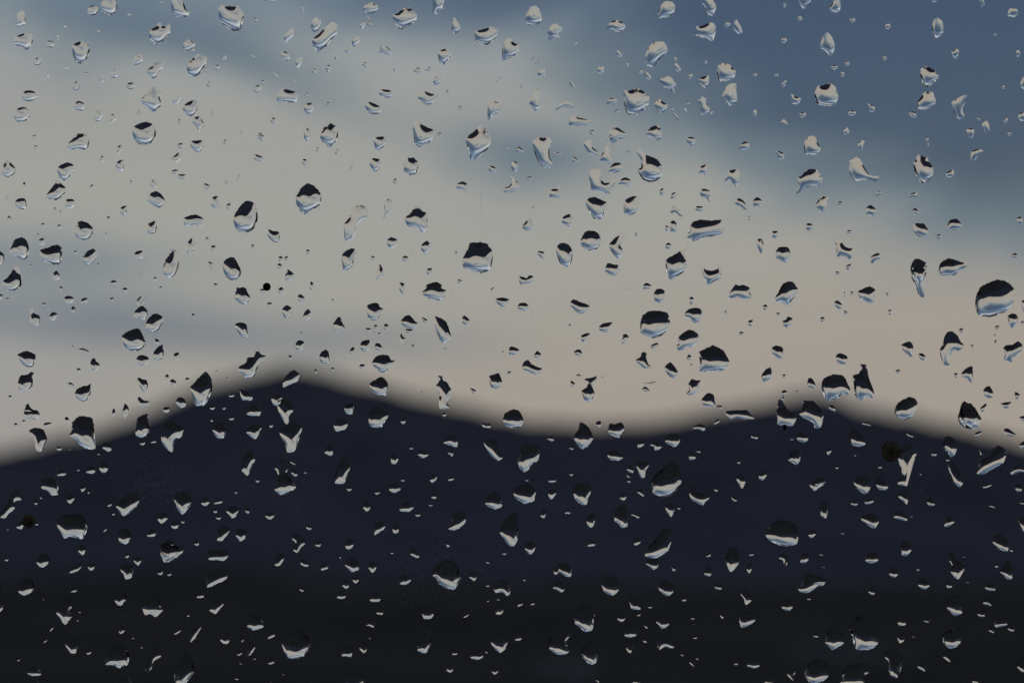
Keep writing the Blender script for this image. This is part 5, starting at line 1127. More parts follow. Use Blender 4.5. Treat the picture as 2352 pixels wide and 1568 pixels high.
[549,450,552,444,557,442,562,445,564,453,562,460,558,465,553,464,550,458],
[2684,2264,2698,2264,2705,2275,2694,2284],
[4074,2011,4088,2008,4113,2008,4109,2018],
[3391,247,3396,251,3399,256,3395,263,3391,264,3385,264,3380,259,3380,253,3385,249],
[3193,71,3197,67,3203,67,3207,71,3209,78,3206,83,3200,85,3195,84,3191,78],
[1486,92,1487,98,1484,102,1477,104,1470,103,1469,97,1470,91,1475,88,1482,89],
[979,2041,990,2027,998,2044,992,2053],
[2856,1697,2860,1685,2870,1677,2880,1683,2868,1694],
[856,2033,861,2030,866,2032,869,2038,868,2046,865,2051,859,2050,855,2047,854,2039],
[2477,449,2472,454,2464,453,2459,451,2457,446,2460,441,2467,439,2475,440,2478,445],
[3404,934,3396,935,3389,933,3386,929,3388,924,3393,920,3400,921,3405,924,3406,929],
[1153,1036,1150,1042,1144,1042,1139,1041,1136,1035,1138,1029,1143,1026,1149,1025,1153,1030],
[1782,2168,1791,2164,1800,2178,1791,2189],
[1489,1041,1485,1036,1484,1031,1487,1024,1492,1024,1497,1025,1500,1031,1499,1037,1495,1042],
[1223,1010,1225,999,1236,999,1240,1015,1229,1017],
[427,871,430,866,436,865,440,869,442,875,440,881,435,885,430,883,426,877],
[1785,360,1787,355,1792,351,1797,355,1800,362,1797,369,1793,372,1788,372,1785,367],
[887,244,894,227,908,223,903,239],
[3551,1242,3566,1238,3564,1259,3555,1258],
[500,2224,507,2207,518,2219,509,2231],
[2576,2501,2584,2487,2593,2505,2586,2512],
[3625,1730,3653,1741,3649,1749,3632,1743],
[3366,307,3363,301,3364,293,3367,288,3372,289,3377,292,3377,299,3375,305,3370,308],
[4015,488,4026,472,4033,483,4020,499],
[962,2569,965,2543,974,2547,976,2559],
[4036,544,4031,540,4029,535,4031,530,4036,526,4042,529,4046,532,4046,538,4042,542],
[227,148,231,142,235,141,237,146,239,154,238,162,233,166,229,163,227,156],
[2859,1963,2856,1956,2858,1949,2864,1948,2869,1949,2871,1955,2870,1961,2868,1966,2862,1966],
[917,1671,920,1667,927,1666,933,1667,936,1672,934,1677,929,1679,922,1680,917,1676],
[3581,1482,3592,1477,3604,1482,3595,1492,3583,1489],
[324,1482,320,1486,314,1488,309,1487,306,1481,307,1476,312,1472,318,1473,323,1477],
[2572,290,2568,294,2562,296,2557,293,2554,288,2555,283,2561,279,2567,280,2571,285],
[439,1199,441,1193,445,1190,451,1189,455,1195,454,1201,451,1207,446,1207,442,1205],
[242,913,236,915,231,912,228,908,230,902,235,898,241,899,245,904,246,909],
[1785,1659,1782,1663,1776,1666,1771,1663,1768,1658,1771,1653,1776,1649,1781,1650,1786,1654],
[430,2023,434,2004,448,2016,438,2025],
[3979,1305,3998,1301,3994,1315,3982,1317],
[2934,2653,2942,2641,2956,2648,2945,2659],
[602,1770,610,1757,624,1762,622,1770],
[838,1632,847,1622,861,1629,850,1639],
[2166,250,2164,253,2158,256,2149,256,2140,254,2138,251,2142,247,2151,246,2160,247],
[164,907,164,901,166,896,170,892,176,894,179,899,179,905,176,909,170,909],
[714,495,710,490,710,484,713,480,719,478,723,481,725,486,724,491,719,495],
[757,1514,758,1520,755,1524,749,1526,744,1524,740,1519,742,1514,747,1510,753,1510],
[2107,717,2110,708,2126,707,2128,720],
[915,1582,924,1573,938,1580,932,1587,918,1587],
[858,1147,854,1142,856,1136,861,1132,866,1133,870,1137,870,1143,867,1148,862,1150],
[1267,590,1273,590,1276,593,1278,600,1276,605,1271,609,1266,606,1263,601,1264,595],
[2381,2717,2388,2707,2400,2717,2395,2728],
[2121,2414,2130,2400,2142,2411,2130,2419],
[2592,2428,2595,2416,2609,2418,2608,2428,2600,2432],
[1767,535,1767,541,1763,545,1757,546,1752,543,1748,539,1751,534,1756,531,1762,532],
[1043,325,1049,322,1056,323,1060,327,1059,332,1056,336,1049,337,1044,334,1042,329],
[1830,1116,1849,1123,1838,1136,1831,1130],
[3543,241,3537,241,3532,239,3531,233,3533,227,3538,226,3544,227,3546,231,3547,237],
[669,2296,675,2285,687,2287,683,2300,673,2301],
[2956,1338,2959,1326,2976,1329,2971,1340],
[2773,2552,2774,2540,2792,2540,2785,2553],
[238,1151,241,1145,246,1146,250,1149,251,1156,249,1161,245,1164,240,1163,238,1157],
[1084,1691,1089,1694,1092,1699,1091,1704,1088,1708,1083,1710,1078,1706,1077,1700,1080,1695],
[145,583,151,585,152,590,150,595,144,596,138,596,135,591,135,586,139,583],
[1036,1916,1037,1923,1034,1928,1029,1929,1025,1925,1022,1920,1025,1914,1029,1911,1033,1912],
[3980,2266,3982,2247,3992,2252,3991,2268],
[3815,1496,3823,1490,3832,1498,3823,1512],
[173,2571,174,2557,192,2548,187,2562],
[768,1269,765,1264,767,1257,770,1254,775,1254,778,1259,779,1265,776,1270,772,1273],
[22,791,24,784,27,780,31,781,33,788,33,796,31,802,27,803,24,798],
[3954,2022,3970,2016,3982,2027,3973,2030],
[1842,424,1848,426,1850,431,1848,436,1844,439,1839,439,1834,435,1833,431,1837,426],
[1225,388,1220,385,1218,380,1221,375,1226,372,1231,374,1235,377,1235,383,1231,387],
[1504,1314,1499,1314,1495,1309,1495,1304,1498,1300,1504,1298,1508,1301,1511,1306,1509,1311],
[1089,289,1115,300,1107,310],
[896,720,904,720,913,738,903,739],
[814,280,816,274,820,272,825,273,828,278,827,284,824,288,819,289,815,287],
[1318,412,1321,415,1321,420,1315,423,1309,424,1304,420,1303,416,1306,412,1312,410],
[2997,2221,2999,2207,3017,2212,3010,2221],
[1004,985,1007,979,1012,978,1016,981,1019,986,1017,991,1013,995,1008,995,1005,991],
[2278,1896,2280,1890,2284,1887,2288,1887,2292,1891,2293,1897,2289,1902,2285,1903,2280,1901],
[132,552,128,548,128,544,133,541,141,541,146,544,147,547,145,551,138,553],
[3098,297,3103,295,3110,295,3116,298,3115,302,3111,305,3104,306,3098,304,3095,301],
[1335,1482,1330,1484,1325,1481,1323,1477,1324,1472,1329,1469,1335,1471,1338,1474,1338,1479],
[2738,434,2742,433,2746,437,2748,443,2746,449,2742,451,2738,452,2735,446,2736,440],
[253,106,256,102,261,101,266,103,267,108,266,113,261,116,256,115,253,111],
[3026,305,3020,307,3014,305,3013,301,3013,296,3017,294,3023,293,3027,297,3029,301],
[1943,2343,1950,2325,1959,2341,1952,2346],
[339,296,342,291,347,289,352,291,354,296,353,301,350,305,344,304,341,301],
[1155,1421,1164,1421,1168,1435,1162,1438,1155,1434],
[934,2709,948,2703,957,2714,946,2717],
[184,1221,179,1223,172,1222,169,1220,166,1216,170,1212,177,1211,182,1213,186,1217],
[2043,1494,2040,1498,2034,1498,2030,1496,2030,1490,2032,1485,2036,1484,2041,1485,2044,1489],
[2141,234,2141,239,2135,242,2130,241,2125,239,2126,234,2128,230,2133,229,2138,231],
[3703,565,3701,560,3701,555,3705,552,3709,550,3714,554,3714,559,3713,564,3708,566],
[2764,2475,2766,2463,2778,2463,2778,2475],
[725,2088,723,2084,724,2080,730,2077,735,2079,738,2082,738,2087,735,2091,729,2091],
[295,1014,294,1009,295,1005,301,1003,306,1004,309,1008,309,1012,305,1016,300,1016],
[2680,437,2680,431,2685,429,2690,429,2694,432,2694,438,2692,441,2687,443,2681,442],
[3514,1871,3512,1867,3514,1862,3518,1860,3524,1860,3528,1864,3528,1868,3524,1872,3519,1874],
[2008,2215,2015,2203,2027,2208,2020,2218],
[4019,355,4015,357,4010,357,4007,353,4006,348,4010,344,4015,342,4019,346,4020,350],
[2695,237,2696,232,2700,230,2705,232,2707,236,2707,242,2704,245,2699,246,2696,243],
[518,720,530,726,526,741,519,736],
[3133,26,3133,19,3136,15,3140,14,3143,17,3144,23,3143,28,3140,31,3136,30],
[62,1691,67,1692,70,1696,70,1701,67,1705,62,1705,58,1702,57,1698,57,1693],
[3340,1090,3351,1085,3360,1093,3349,1100],
[2722,2618,2724,2608,2736,2608,2734,2622],
[1203,30,1213,31,1216,52,1208,45],
[509,58,511,54,516,53,521,54,523,58,523,63,518,65,513,66,509,63],
[3107,1251,3112,1249,3117,1250,3119,1254,3120,1258,3117,1262,3111,1262,3107,1261,3105,1256],
[413,2124,418,2107,429,2114,418,2126],
[822,960,822,954,825,950,829,949,833,951,834,957,833,962,829,964,825,964],
[2993,869,2995,865,2999,864,3002,867,3003,874,3002,879,2999,883,2995,881,2993,876],
[2744,413,2745,409,2750,406,2755,407,2759,410,2759,415,2755,418,2751,419,2746,417],
[1574,285,1573,280,1574,274,1577,271,1581,271,1584,275,1584,281,1583,286,1579,288],
[2290,176,2306,169,2311,176,2297,183],
[2276,1791,2285,1784,2295,1793,2286,1799],
[47,1589,45,1593,39,1594,35,1591,34,1587,35,1582,40,1580,44,1581,48,1584],
[3401,1174,3401,1169,3405,1166,3410,1166,3414,1168,3415,1173,3412,1177,3408,1179,3404,1178],
[2548,2461,2553,2447,2564,2452,2558,2462],
[1162,1838,1182,1854,1178,1858,1162,1849],
[17,2238,24,2228,35,2235,28,2243],
[2506,607,2509,600,2529,607,2516,612],
[2303,1502,2314,1495,2327,1506,2314,1507],
[1938,2601,1945,2592,1953,2604,1946,2611],
[3226,2395,3238,2383,3246,2398],
[953,2644,962,2639,972,2655,964,2655],
[1962,1156,1978,1148,1973,1162,1962,1167],
[2512,1918,2516,1916,2520,1917,2523,1921,2522,1926,2519,1929,2515,1930,2511,1928,2509,1922],
[3374,1240,3391,1248,3388,1256,3375,1251],
[2088,353,2083,350,2081,346,2081,342,2085,339,2090,338,2093,342,2094,346,2093,351],
[2714,2037,2710,2034,2709,2029,2711,2025,2715,2024,2719,2024,2723,2029,2721,2033,2718,2037],
[3142,1499,3143,1504,3141,1509,3137,1510,3132,1509,3130,1506,3130,1500,3134,1497,3138,1496],
[770,194,774,193,778,197,779,201,777,205,773,207,768,206,766,202,765,197],
[1256,1486,1262,1474,1269,1486,1265,1494],
[4098,1291,4096,1295,4091,1295,4085,1294,4082,1291,4083,1287,4087,1284,4092,1284,4096,1287],
[137,2009,140,2005,144,2003,148,2005,150,2009,150,2014,146,2017,142,2017,138,2014],
[3382,1185,3379,1187,3376,1185,3375,1179,3375,1172,3378,1167,3381,1167,3383,1173,3383,1180],
[612,1118,621,1106,628,1116,621,1123],
[759,2458,757,2462,753,2465,749,2464,747,2460,747,2455,750,2451,754,2450,757,2453],
[971,539,967,541,964,539,962,535,962,530,965,526,969,526,972,530,973,535],
[3881,1376,3894,1381,3893,1394,3884,1388],
[94,1690,90,1688,87,1685,89,1680,94,1679,98,1679,102,1682,103,1686,99,1689],
[3342,1867,3344,1862,3348,1862,3352,1863,3354,1867,3353,1872,3349,1876,3345,1874,3342,1872],
[3790,1832,3795,1833,3797,1837,3798,1840,3795,1843,3790,1844,3785,1842,3784,1838,3785,1834],
[1614,1924,1609,1924,1605,1922,1604,1918,1606,1914,1611,1913,1616,1914,1618,1918,1617,1922],
[2949,1847,2956,1838,2963,1849,2952,1855],
[3541,1169,3553,1174,3554,1186,3544,1181],
[400,127,399,131,395,133,390,131,387,128,388,123,391,120,396,120,399,122],
[2785,2636,2783,2632,2784,2628,2786,2625,2791,2624,2795,2626,2796,2631,2794,2635,2790,2636],
[27,1192,32,1191,36,1193,38,1196,38,1200,33,1202,29,1202,24,1199,25,1195],
[889,1632,899,1624,904,1629,897,1639],
[4038,2200,4043,2191,4053,2198,4048,2206],
[79,2640,74,2642,70,2641,67,2637,68,2633,72,2630,77,2631,80,2633,81,2637],
[2035,590,2034,594,2031,597,2027,598,2024,595,2022,591,2024,587,2028,585,2033,586],
[2539,942,2540,937,2542,933,2546,933,2548,936,2550,941,2548,945,2545,948,2541,946],
[3902,472,3916,474,3926,486,3914,483],
[2505,1896,2515,1896,2520,1908,2511,1909],
[2818,255,2818,250,2818,246,2823,244,2826,245,2829,249,2829,253,2826,256,2822,257],
[1638,1789,1643,1787,1648,1786,1652,1789,1653,1793,1650,1795,1644,1797,1640,1795,1638,1792],
[644,1156,639,1156,637,1153,636,1149,639,1146,643,1145,648,1146,649,1150,648,1155],
[3125,1591,3133,1585,3137,1596,3128,1602],
[1007,230,1006,226,1008,222,1012,220,1016,222,1018,225,1018,229,1015,232,1010,233],
[2783,1804,2802,1798,2800,1811],
[1715,2017,1719,2015,1725,2014,1730,2016,1731,2019,1729,2022,1723,2023,1718,2022,1714,2020],
[141,2091,146,2089,150,2089,153,2092,153,2096,150,2099,145,2099,141,2098,140,2094],
[215,835,217,831,221,831,224,832,225,837,224,841,221,843,217,843,214,839],
[2515,259,2514,264,2511,266,2506,266,2503,262,2504,258,2506,254,2510,253,2514,256],
[1651,1378,1655,1379,1657,1383,1657,1387,1653,1390,1649,1390,1646,1387,1646,1383,1647,1380],
[3980,144,3976,143,3973,140,3974,136,3978,134,3983,134,3987,137,3988,140,3985,142],
[2839,457,2844,448,2853,445,2846,462],
[1467,73,1468,70,1471,67,1475,68,1478,71,1479,75,1476,79,1472,79,1469,78],
[3277,2218,3279,2214,3282,2212,3287,2211,3291,2213,3292,2216,3289,2220,3285,2221,3281,2220],
[1943,2247,1950,2240,1959,2248,1952,2253],
[2006,307,2008,312,2007,316,2003,318,2000,318,1998,315,1998,310,2000,306,2003,305],
[3984,1360,3986,1364,3987,1369,3985,1373,3982,1374,3979,1373,3977,1368,3978,1364,3980,1360],
[852,446,855,450,855,455,853,459,850,460,847,458,845,454,846,450,849,446],
[3666,2276,3670,2268,3679,2271,3673,2282],
[1178,318,1181,321,1181,325,1180,329,1177,331,1173,329,1171,326,1172,321,1174,318],
[1829,1009,1830,1013,1828,1017,1824,1018,1820,1015,1819,1012,1820,1007,1823,1006,1827,1006],
[3917,1795,3927,1809,3923,1821],
[1573,2206,1574,2210,1572,2213,1568,2215,1564,2213,1562,2209,1563,2206,1566,2203,1570,2203],
[1520,1330,1522,1333,1523,1337,1520,1340,1516,1341,1513,1339,1511,1336,1512,1332,1516,1330],
[146,939,148,936,151,935,155,935,158,939,157,942,154,945,150,946,147,943],
[940,1971,939,1967,940,1963,943,1960,947,1962,949,1966,948,1970,946,1973,943,1973],
[2283,1298,2285,1302,2282,1305,2279,1307,2276,1306,2274,1303,2274,1299,2277,1296,2280,1296],
[448,2053,453,2044,460,2055,453,2060],
[848,1686,845,1686,843,1683,842,1679,844,1676,847,1674,850,1676,852,1680,851,1684],
[2092,2315,2095,2312,2098,2312,2102,2313,2104,2316,2102,2320,2098,2322,2094,2321,2092,2318],
[3716,574,3717,577,3716,582,3714,585,3711,584,3708,581,3708,577,3710,573,3713,572],
[233,299,236,297,239,299,241,302,240,306,238,309,234,309,232,306,231,302],
[1016,2636,1013,2635,1013,2631,1014,2628,1018,2627,1023,2629,1025,2631,1024,2634,1020,2636],
[1989,2398,1987,2396,1988,2392,1991,2390,1995,2391,1998,2393,2000,2396,1997,2399,1993,2399],
[2907,1245,2907,1249,2905,1253,2902,1254,2899,1252,2897,1249,2898,1245,2900,1243,2904,1243],
[398,1055,398,1058,396,1062,393,1063,390,1062,387,1058,388,1055,391,1052,395,1052],
[358,1967,357,1971,354,1974,352,1972,350,1968,351,1963,352,1960,355,1959,357,1962],
[1125,2695,1141,2686,1138,2695,1131,2698],
[1327,1203,1327,1199,1329,1196,1332,1195,1334,1196,1336,1199,1335,1203,1333,1206,1330,1205],
[117,1061,118,1058,121,1057,125,1058,126,1061,126,1065,123,1067,120,1067,118,1065],
[1358,2230,1356,2227,1358,2223,1360,2221,1363,2222,1365,2224,1365,2228,1364,2231,1361,2232],
[915,1512,915,1515,912,1517,908,1517,905,1515,904,1513,906,1510,909,1508,913,1510],
[3365,2129,3371,2129,3376,2130,3377,2132,3376,2134,3371,2136,3366,2135,3363,2134,3363,2131],
[2104,1917,2109,1916,2113,1917,2115,1920,2114,1922,2109,1923,2105,1923,2101,1921,2101,1919],
[164,1983,167,1984,168,1987,169,1991,167,1993,163,1994,161,1991,160,1988,161,1984],
[318,2441,322,2443,324,2445,323,2448,320,2449,316,2449,313,2447,312,2445,314,2443],
[3162,1757,3161,1754,3165,1752,3169,1752,3172,1753,3173,1756,3171,1759,3168,1760,3164,1759],
[1947,2405,1950,2395,1957,2398,1954,2405],
[238,852,237,848,238,845,241,844,244,844,247,847,246,850,244,852,241,853],
[1210,1330,1209,1334,1208,1336,1205,1337,1201,1336,1200,1333,1201,1330,1204,1328,1207,1329],
[3189,1562,3192,1564,3193,1567,3191,1569,3188,1570,3184,1570,3182,1567,3183,1564,3185,1562],
[572,2588,571,2590,566,2590,562,2590,560,2588,561,2586,565,2584,569,2584,572,2586],
[649,12,647,14,643,14,641,13,640,10,641,7,645,6,648,7,650,10],
[429,937,427,939,424,940,421,939,420,936,421,933,423,931,426,932,428,933],
[1216,1891,1216,1888,1218,1886,1221,1884,1224,1885,1226,1887,1226,1890,1223,1892,1220,1892],
[308,1878,310,1876,313,1875,317,1875,319,1878,318,1880,316,1882,312,1882,309,1881],
[2593,436,2589,436,2587,434,2586,431,2588,429,2591,428,2595,429,2596,432,2596,434],
[3980,1336,3982,1338,3983,1342,3981,1344,3978,1346,3976,1344,3975,1341,3975,1338,3977,1336],
[2769,1462,2766,1463,2764,1463,2762,1460,2762,1457,2763,1454,2766,1454,2769,1456,2770,1459],
[1770,1390,1788,1395,1784,1399,1776,1395],
[401,1814,400,1816,397,1818,393,1818,390,1817,388,1815,391,1813,394,1812,397,1813],
[537,2549,536,2552,533,2553,529,2552,527,2550,527,2548,529,2546,533,2546,536,2547],
[308,2481,307,2478,309,2475,310,2473,313,2474,315,2476,315,2479,313,2482,311,2483],
[2130,826,2133,826,2135,827,2136,830,2135,833,2133,835,2130,834,2129,832,2128,829],
[3656,2547,3653,2548,3650,2546,3649,2544,3650,2542,3653,2541,3656,2541,3658,2543,3658,2546],
[3681,1900,3679,1897,3678,1895,3680,1892,3682,1891,3684,1892,3686,1895,3686,1897,3684,1899],
[2011,1402,2014,1404,2013,1416,2008,1411],
[3646,2061,3648,2061,3650,2063,3650,2066,3649,2068,3646,2069,3644,2068,3643,2066,3643,2063],
[1687,1573,1685,1572,1684,1569,1684,1565,1686,1563,1688,1563,1689,1565,1689,1569,1689,1572],
[3852,2225,3854,2224,3857,2223,3861,2224,3863,2225,3862,2227,3859,2228,3856,2228,3853,2227],
[3876,2329,3873,2330,3869,2330,3866,2329,3865,2328,3866,2326,3870,2325,3873,2325,3876,2327],
[1477,2547,1480,2547,1482,2548,1483,2550,1483,2552,1480,2553,1477,2553,1474,2551,1475,2549],
[3417,1822,3417,1820,3418,1818,3421,1817,3423,1818,3425,1820,3424,1822,3422,1823,3419,1824],
[1985,324,1989,324,1991,325,1992,327,1990,329,1986,330,1983,329,1982,327,1983,325],
[288,1383,291,1382,294,1383,294,1386,294,1388,291,1389,288,1388,287,1387,286,1384],
[3300,2267,3297,2268,3293,2268,3290,2267,3290,2265,3292,2264,3296,2264,3299,2264,3300,2266],
[2413,1509,2410,1509,2407,1508,2405,1507,2408,1505,2411,1505,2415,1505,2417,1506,2416,1508],
[1440,2486,1452,2477,1445,2487],
[562,1097,564,1096,566,1097,568,1099,568,1101,566,1103,564,1103,562,1102,562,1100],
[865,1487,862,1486,861,1484,862,1482,864,1481,867,1481,868,1483,869,1485,867,1487],
[33,2119,30,2119,28,2119,27,2117,28,2115,30,2114,32,2114,35,2116,35,2117],
[177,2397,176,2398,173,2398,171,2397,171,2395,172,2393,174,2393,177,2394,178,2395],
[239,1301,242,1302,241,1303,240,1305,238,1305,236,1305,234,1303,235,1302,237,1301],
[2774,2497,2773,2496,2773,2493,2774,2490,2775,2490,2776,2491,2777,2493,2777,2495,2776,2497],
[282,1798,281,1799,279,1800,277,1800,276,1798,276,1797,278,1795,280,1795,281,1796],
]

# ------------------------------------------------------------------ raindrops: capillary surfaces pinned to traced outlines
PXM = FRAME_W / 4096.0


def to_m(p):
    return ((p[0] - 2048) * PXM, (1365.5 - p[1]) * PXM)


def rough_outline(pts, rnd, sub, jag, curve):
    """closed outline through the points, part straight part curved, with a slightly ragged edge"""
    n = len(pts)
    P = np.array(pts)
    if ((P[:, 0] * np.roll(P[:, 1], -1)) - np.roll(P[:, 0], -1) * P[:, 1]).sum() < 0:
        P = P[::-1]
    out_ = []
    size = math.sqrt(np.ptp(P[:, 0]) * np.ptp(P[:, 1]))
    for i in range(n):
        a, b2, c, d = P[i - 1], P[i], P[(i + 1) % n], P[(i + 2) % n]
        for k in range(sub):
            t2 = k / sub
            cr = 0.5 * (2 * b2 + (c - a) * t2 + (2 * a - 5 * b2 + 4 * c - d) * t2 ** 2 + (3 * b2 - a - 3 * c + d) * t2 ** 3)
            ln = b2 + (c - b2) * t2
            q = cr * curve + ln * (1 - curve)
            if jag:
                q = q + np.array((rnd.gauss(0, 1), rnd.gauss(0, 1))) * jag * size * (1.5 if q[1] > 0.1 * size else 0.25)
            out_.append(q)
    return np.array(out_)


def drop_surface(outline, spacing, theta, sag, rnd, lump):
    """triangulate the outline and solve for the height of the water over it"""
    n = len(outline)
    mn, mx = outline.min(0), outline.max(0)
    pts = [Vector(q) for q in outline]
    gx = np.arange(mn[0], mx[0], spacing)
    gy = np.arange(mn[1], mx[1], spacing * 0.866)
    cand = []
    for j, yy in enumerate(gy):
        for xx in gx:
            cand.append((xx + (0.5 * spacing if j % 2 else 0) + rnd.uniform(-.12, .12) * spacing, yy + rnd.uniform(-.12, .12) * spacing))
    if cand:
        C = np.array(cand)
        A_ = outline
        B_ = np.roll(outline, -1, 0)
        ins = np.zeros(len(C), bool)
        dmin = np.full(len(C), 1e9)
        for (ax, ay), (bx, by) in zip(A_, B_):
            c2 = (ay > C[:, 1]) != (by > C[:, 1])
            if c2.any():
                ins ^= c2 & (C[:, 0] < (bx - ax) * (C[:, 1] - ay) / ((by - ay) if by != ay else 1e-12) + ax)
            L2 = (bx - ax) ** 2 + (by - ay) ** 2 + 1e-18
            tt = np.clip(((C[:, 0] - ax) * (bx - ax) + (C[:, 1] - ay) * (by - ay)) / L2, 0, 1)
            dmin = np.minimum(dmin, np.hypot(C[:, 0] - ax - tt * (bx - ax), C[:, 1] - ay - tt * (by - ay)))
        C = C[ins & (dmin > spacing * 0.42)]
        pts += [Vector(q) for q in C]
    try:
        vo, _, fo, ov, _, _ = delaunay_2d_cdt(pts, [], [list(range(n))], 1, spacing * 1e-4)
    except Exception:
        return None
    V = np.array([(q.x, q.y) for q in vo])
    T = np.array([tuple(q) for q in fo if len(q) == 3])
    if len(T) < 3:
        return None
    # boundary vertices = those on edges used once
    ed = {}
    for tri in T:
        for a, b2 in ((tri[0], tri[1]), (tri[1], tri[2]), (tri[2], tri[0])):
            key = (min(a, b2), max(a, b2))
            ed.setdefault(key, []).append((a, b2))
    bed = [q[0] for q in ed.values() if len(q) == 1]
    bset = {a for q in bed for a in q}
    p0, p1, p2 = V[T[:, 0]], V[T[:, 1]], V[T[:, 2]]
    D = (p1[:, 0] - p0[:, 0]) * (p2[:, 1] - p0[:, 1]) - (p2[:, 0] - p0[:, 0]) * (p1[:, 1] - p0[:, 1])
    flip = D < 0
    T[flip] = T[flip][:, [0, 2, 1]]
    p0, p1, p2 = V[T[:, 0]], V[T[:, 1]], V[T[:, 2]]
    D = (p1[:, 0] - p0[:, 0]) * (p2[:, 1] - p0[:, 1]) - (p2[:, 0] - p0[:, 0]) * (p1[:, 1] - p0[:, 1])
    ok = D > 1e-16
    T, D, p0, p1, p2 = T[ok], D[ok], p0[ok], p1[ok], p2[ok]
    G = np.stack([np.stack([p1[:, 1] - p2[:, 1], p2[:, 0] - p1[:, 0]], 1),
                  np.stack([p2[:, 1] - p0[:, 1], p0[:, 0] - p2[:, 0]], 1),
                  np.stack([p0[:, 1] - p1[:, 1], p1[:, 0] - p0[:, 0]], 1)], 1) / D[:, None, None]
    area = D / 2
    A_tot = area.sum()
    L_tot = sum(np.hypot(*(V[a] - V[b2])) for a, b2 in bed)
    free = np.array([i for i in range(len(V)) if i not in bset])
    h = np.zeros(len(V))
    if len(free):
        idx = -np.ones(len(V), int)
        idx[free] = np.arange(len(free))
        cen = (p0 + p1 + p2) / 3
        ybar = (cen[:, 1] * area).sum() / A_tot
        half_h = max(1e-9, np.ptp(V[:, 1]) / 2)
        pbar = math.sin(theta) * L_tot / A_tot
        press = pbar * (1 - sag * (cen[:, 1] - ybar) / half_h)
        if lump:
            ph = [rnd.uniform(0, 6.28) for _ in range(4)]
            fx = 2.3 / half_h
            press = press * (1 + lump * (np.sin(cen[:, 0] * fx + ph[0]) * np.sin(cen[:, 1] * fx * 1.3 + ph[1])
                                         + 0.6 * np.sin(cen[:, 0] * fx * 2.1 + ph[2]) * np.sin(cen[:, 1] * fx * 2.6 + ph[3])))
        F = np.zeros(len(V))
        for k in range(3):
            np.add.at(F, T[:, k], press * area / 3)
        wgt = np.ones(len(T))
        KG = np.einsum('tik,tjk->tij', G, G) * area[:, None, None]
        for it in range(6):
            K = np.zeros((len(free), len(free)))
            for a in range(3):
                for b2 in range(3):
                    ia, ib = idx[T[:, a]], idx[T[:, b2]]
                    okk = (ia >= 0) & (ib >= 0)
                    np.add.at(K, (ia[okk], ib[okk]), (KG[:, a, b2] * wgt)[okk])
            h[free] = np.linalg.solve(K, F[free])
            grad = (G * h[T][:, :, None]).sum(1)
            gm = np.minimum(np.hypot(grad[:, 0], grad[:, 1]), 1.7)
            wgt = 0.5 * wgt + 0.5 / np.sqrt(1 + gm * gm)
    return V, T, h, bed


def drop_mesh(pts_px, big, seed, far=False):
    """vertices and faces of one drop, about its own centre; flat side at z = 0, dome to -z"""
    rnd = random.Random(seed)
    P = [to_m(q) for q in pts_px]
    c = np.mean(P, 0)
    P = [(q[0] - c[0], q[1] - c[1]) for q in P]
    a = np.array(P)
    size = math.sqrt(max(1e-12, np.ptp(a[:, 0]) * np.ptp(a[:, 1])))
    sub = (8 if size > 0.0026 else 6) if big else 2
    ol = rough_outline(P, rnd, sub, 0.006 if big else 0.004, 0.66)
    per = np.hypot(*(ol - np.roll(ol, 1, 0)).T).sum()
    ar = 0.5 * abs(((ol[:, 0] * np.roll(ol[:, 1], -1)) - np.roll(ol[:, 0], -1) * ol[:, 1]).sum())
    roundness = 4 * math.pi * ar / per ** 2
    lo, hi = (27, 44)
    th = lo + (hi - lo) * min(1, max(0, (roundness - 0.45) / 0.42))
    th += rnd.uniform(-4, 4) + (3 if size > 0.0038 else 0)
    r = drop_surface(ol, size / (28 if size > 0.003 else 19) if big else size / 8, R(th), (0.62 if size > 0.0028 else 0.5) if big else 0.35, rnd, 0.08 if big else 0.0)
    if r is None:
        return None
    V, T, h, bed = r
    verts_ = [(float(p[0]), float(p[1]), -float(z)) for p, z in zip(V, h)]
    faces_ = [(int(q[0]), int(q[2]), int(q[1])) for q in T]
    smooth_n = len(faces_)
    nv = len(verts_)
    nxt = dict(bed)
    start = bed[0][0]
    loop, cur = [start], nxt.get(start)
    while cur is not None and cur != start and len(loop) < 5000:
        loop.append(cur)
        cur = nxt.get(cur)
    for i in loop:
        verts_.append((verts_[i][0], verts_[i][1], 0.0))
    base = list(range(nv, nv + len(loop)))
    a2 = sum(verts_[base[i - 1]][0] * verts_[base[i]][1] - verts_[base[i]][0] * verts_[base[i - 1]][1] for i in range(len(base)))
    faces_.append(tuple(base if a2 > 0 else base[::-1]))
    return verts_, faces_, smooth_n, c


GAP = 0.00002
for i, (label, flat) in enumerate(BIG_DROPS):
    pts = list(zip(flat[0::2], flat[1::2]))
    r = drop_mesh(pts, True, 100 + i)
    if r is None:
        continue
    v, f, sn, c = r
    o = mesh_obj('raindrop', v, f, M_WATER, False, ROT @ Matrix.Translation((c[0], c[1], -GAP)))
    o.data.polygons.foreach_set('use_smooth', [True] * sn + [False] * (len(f) - sn))
    tag(o, label, 'raindrop', 'raindrops on the window glass')

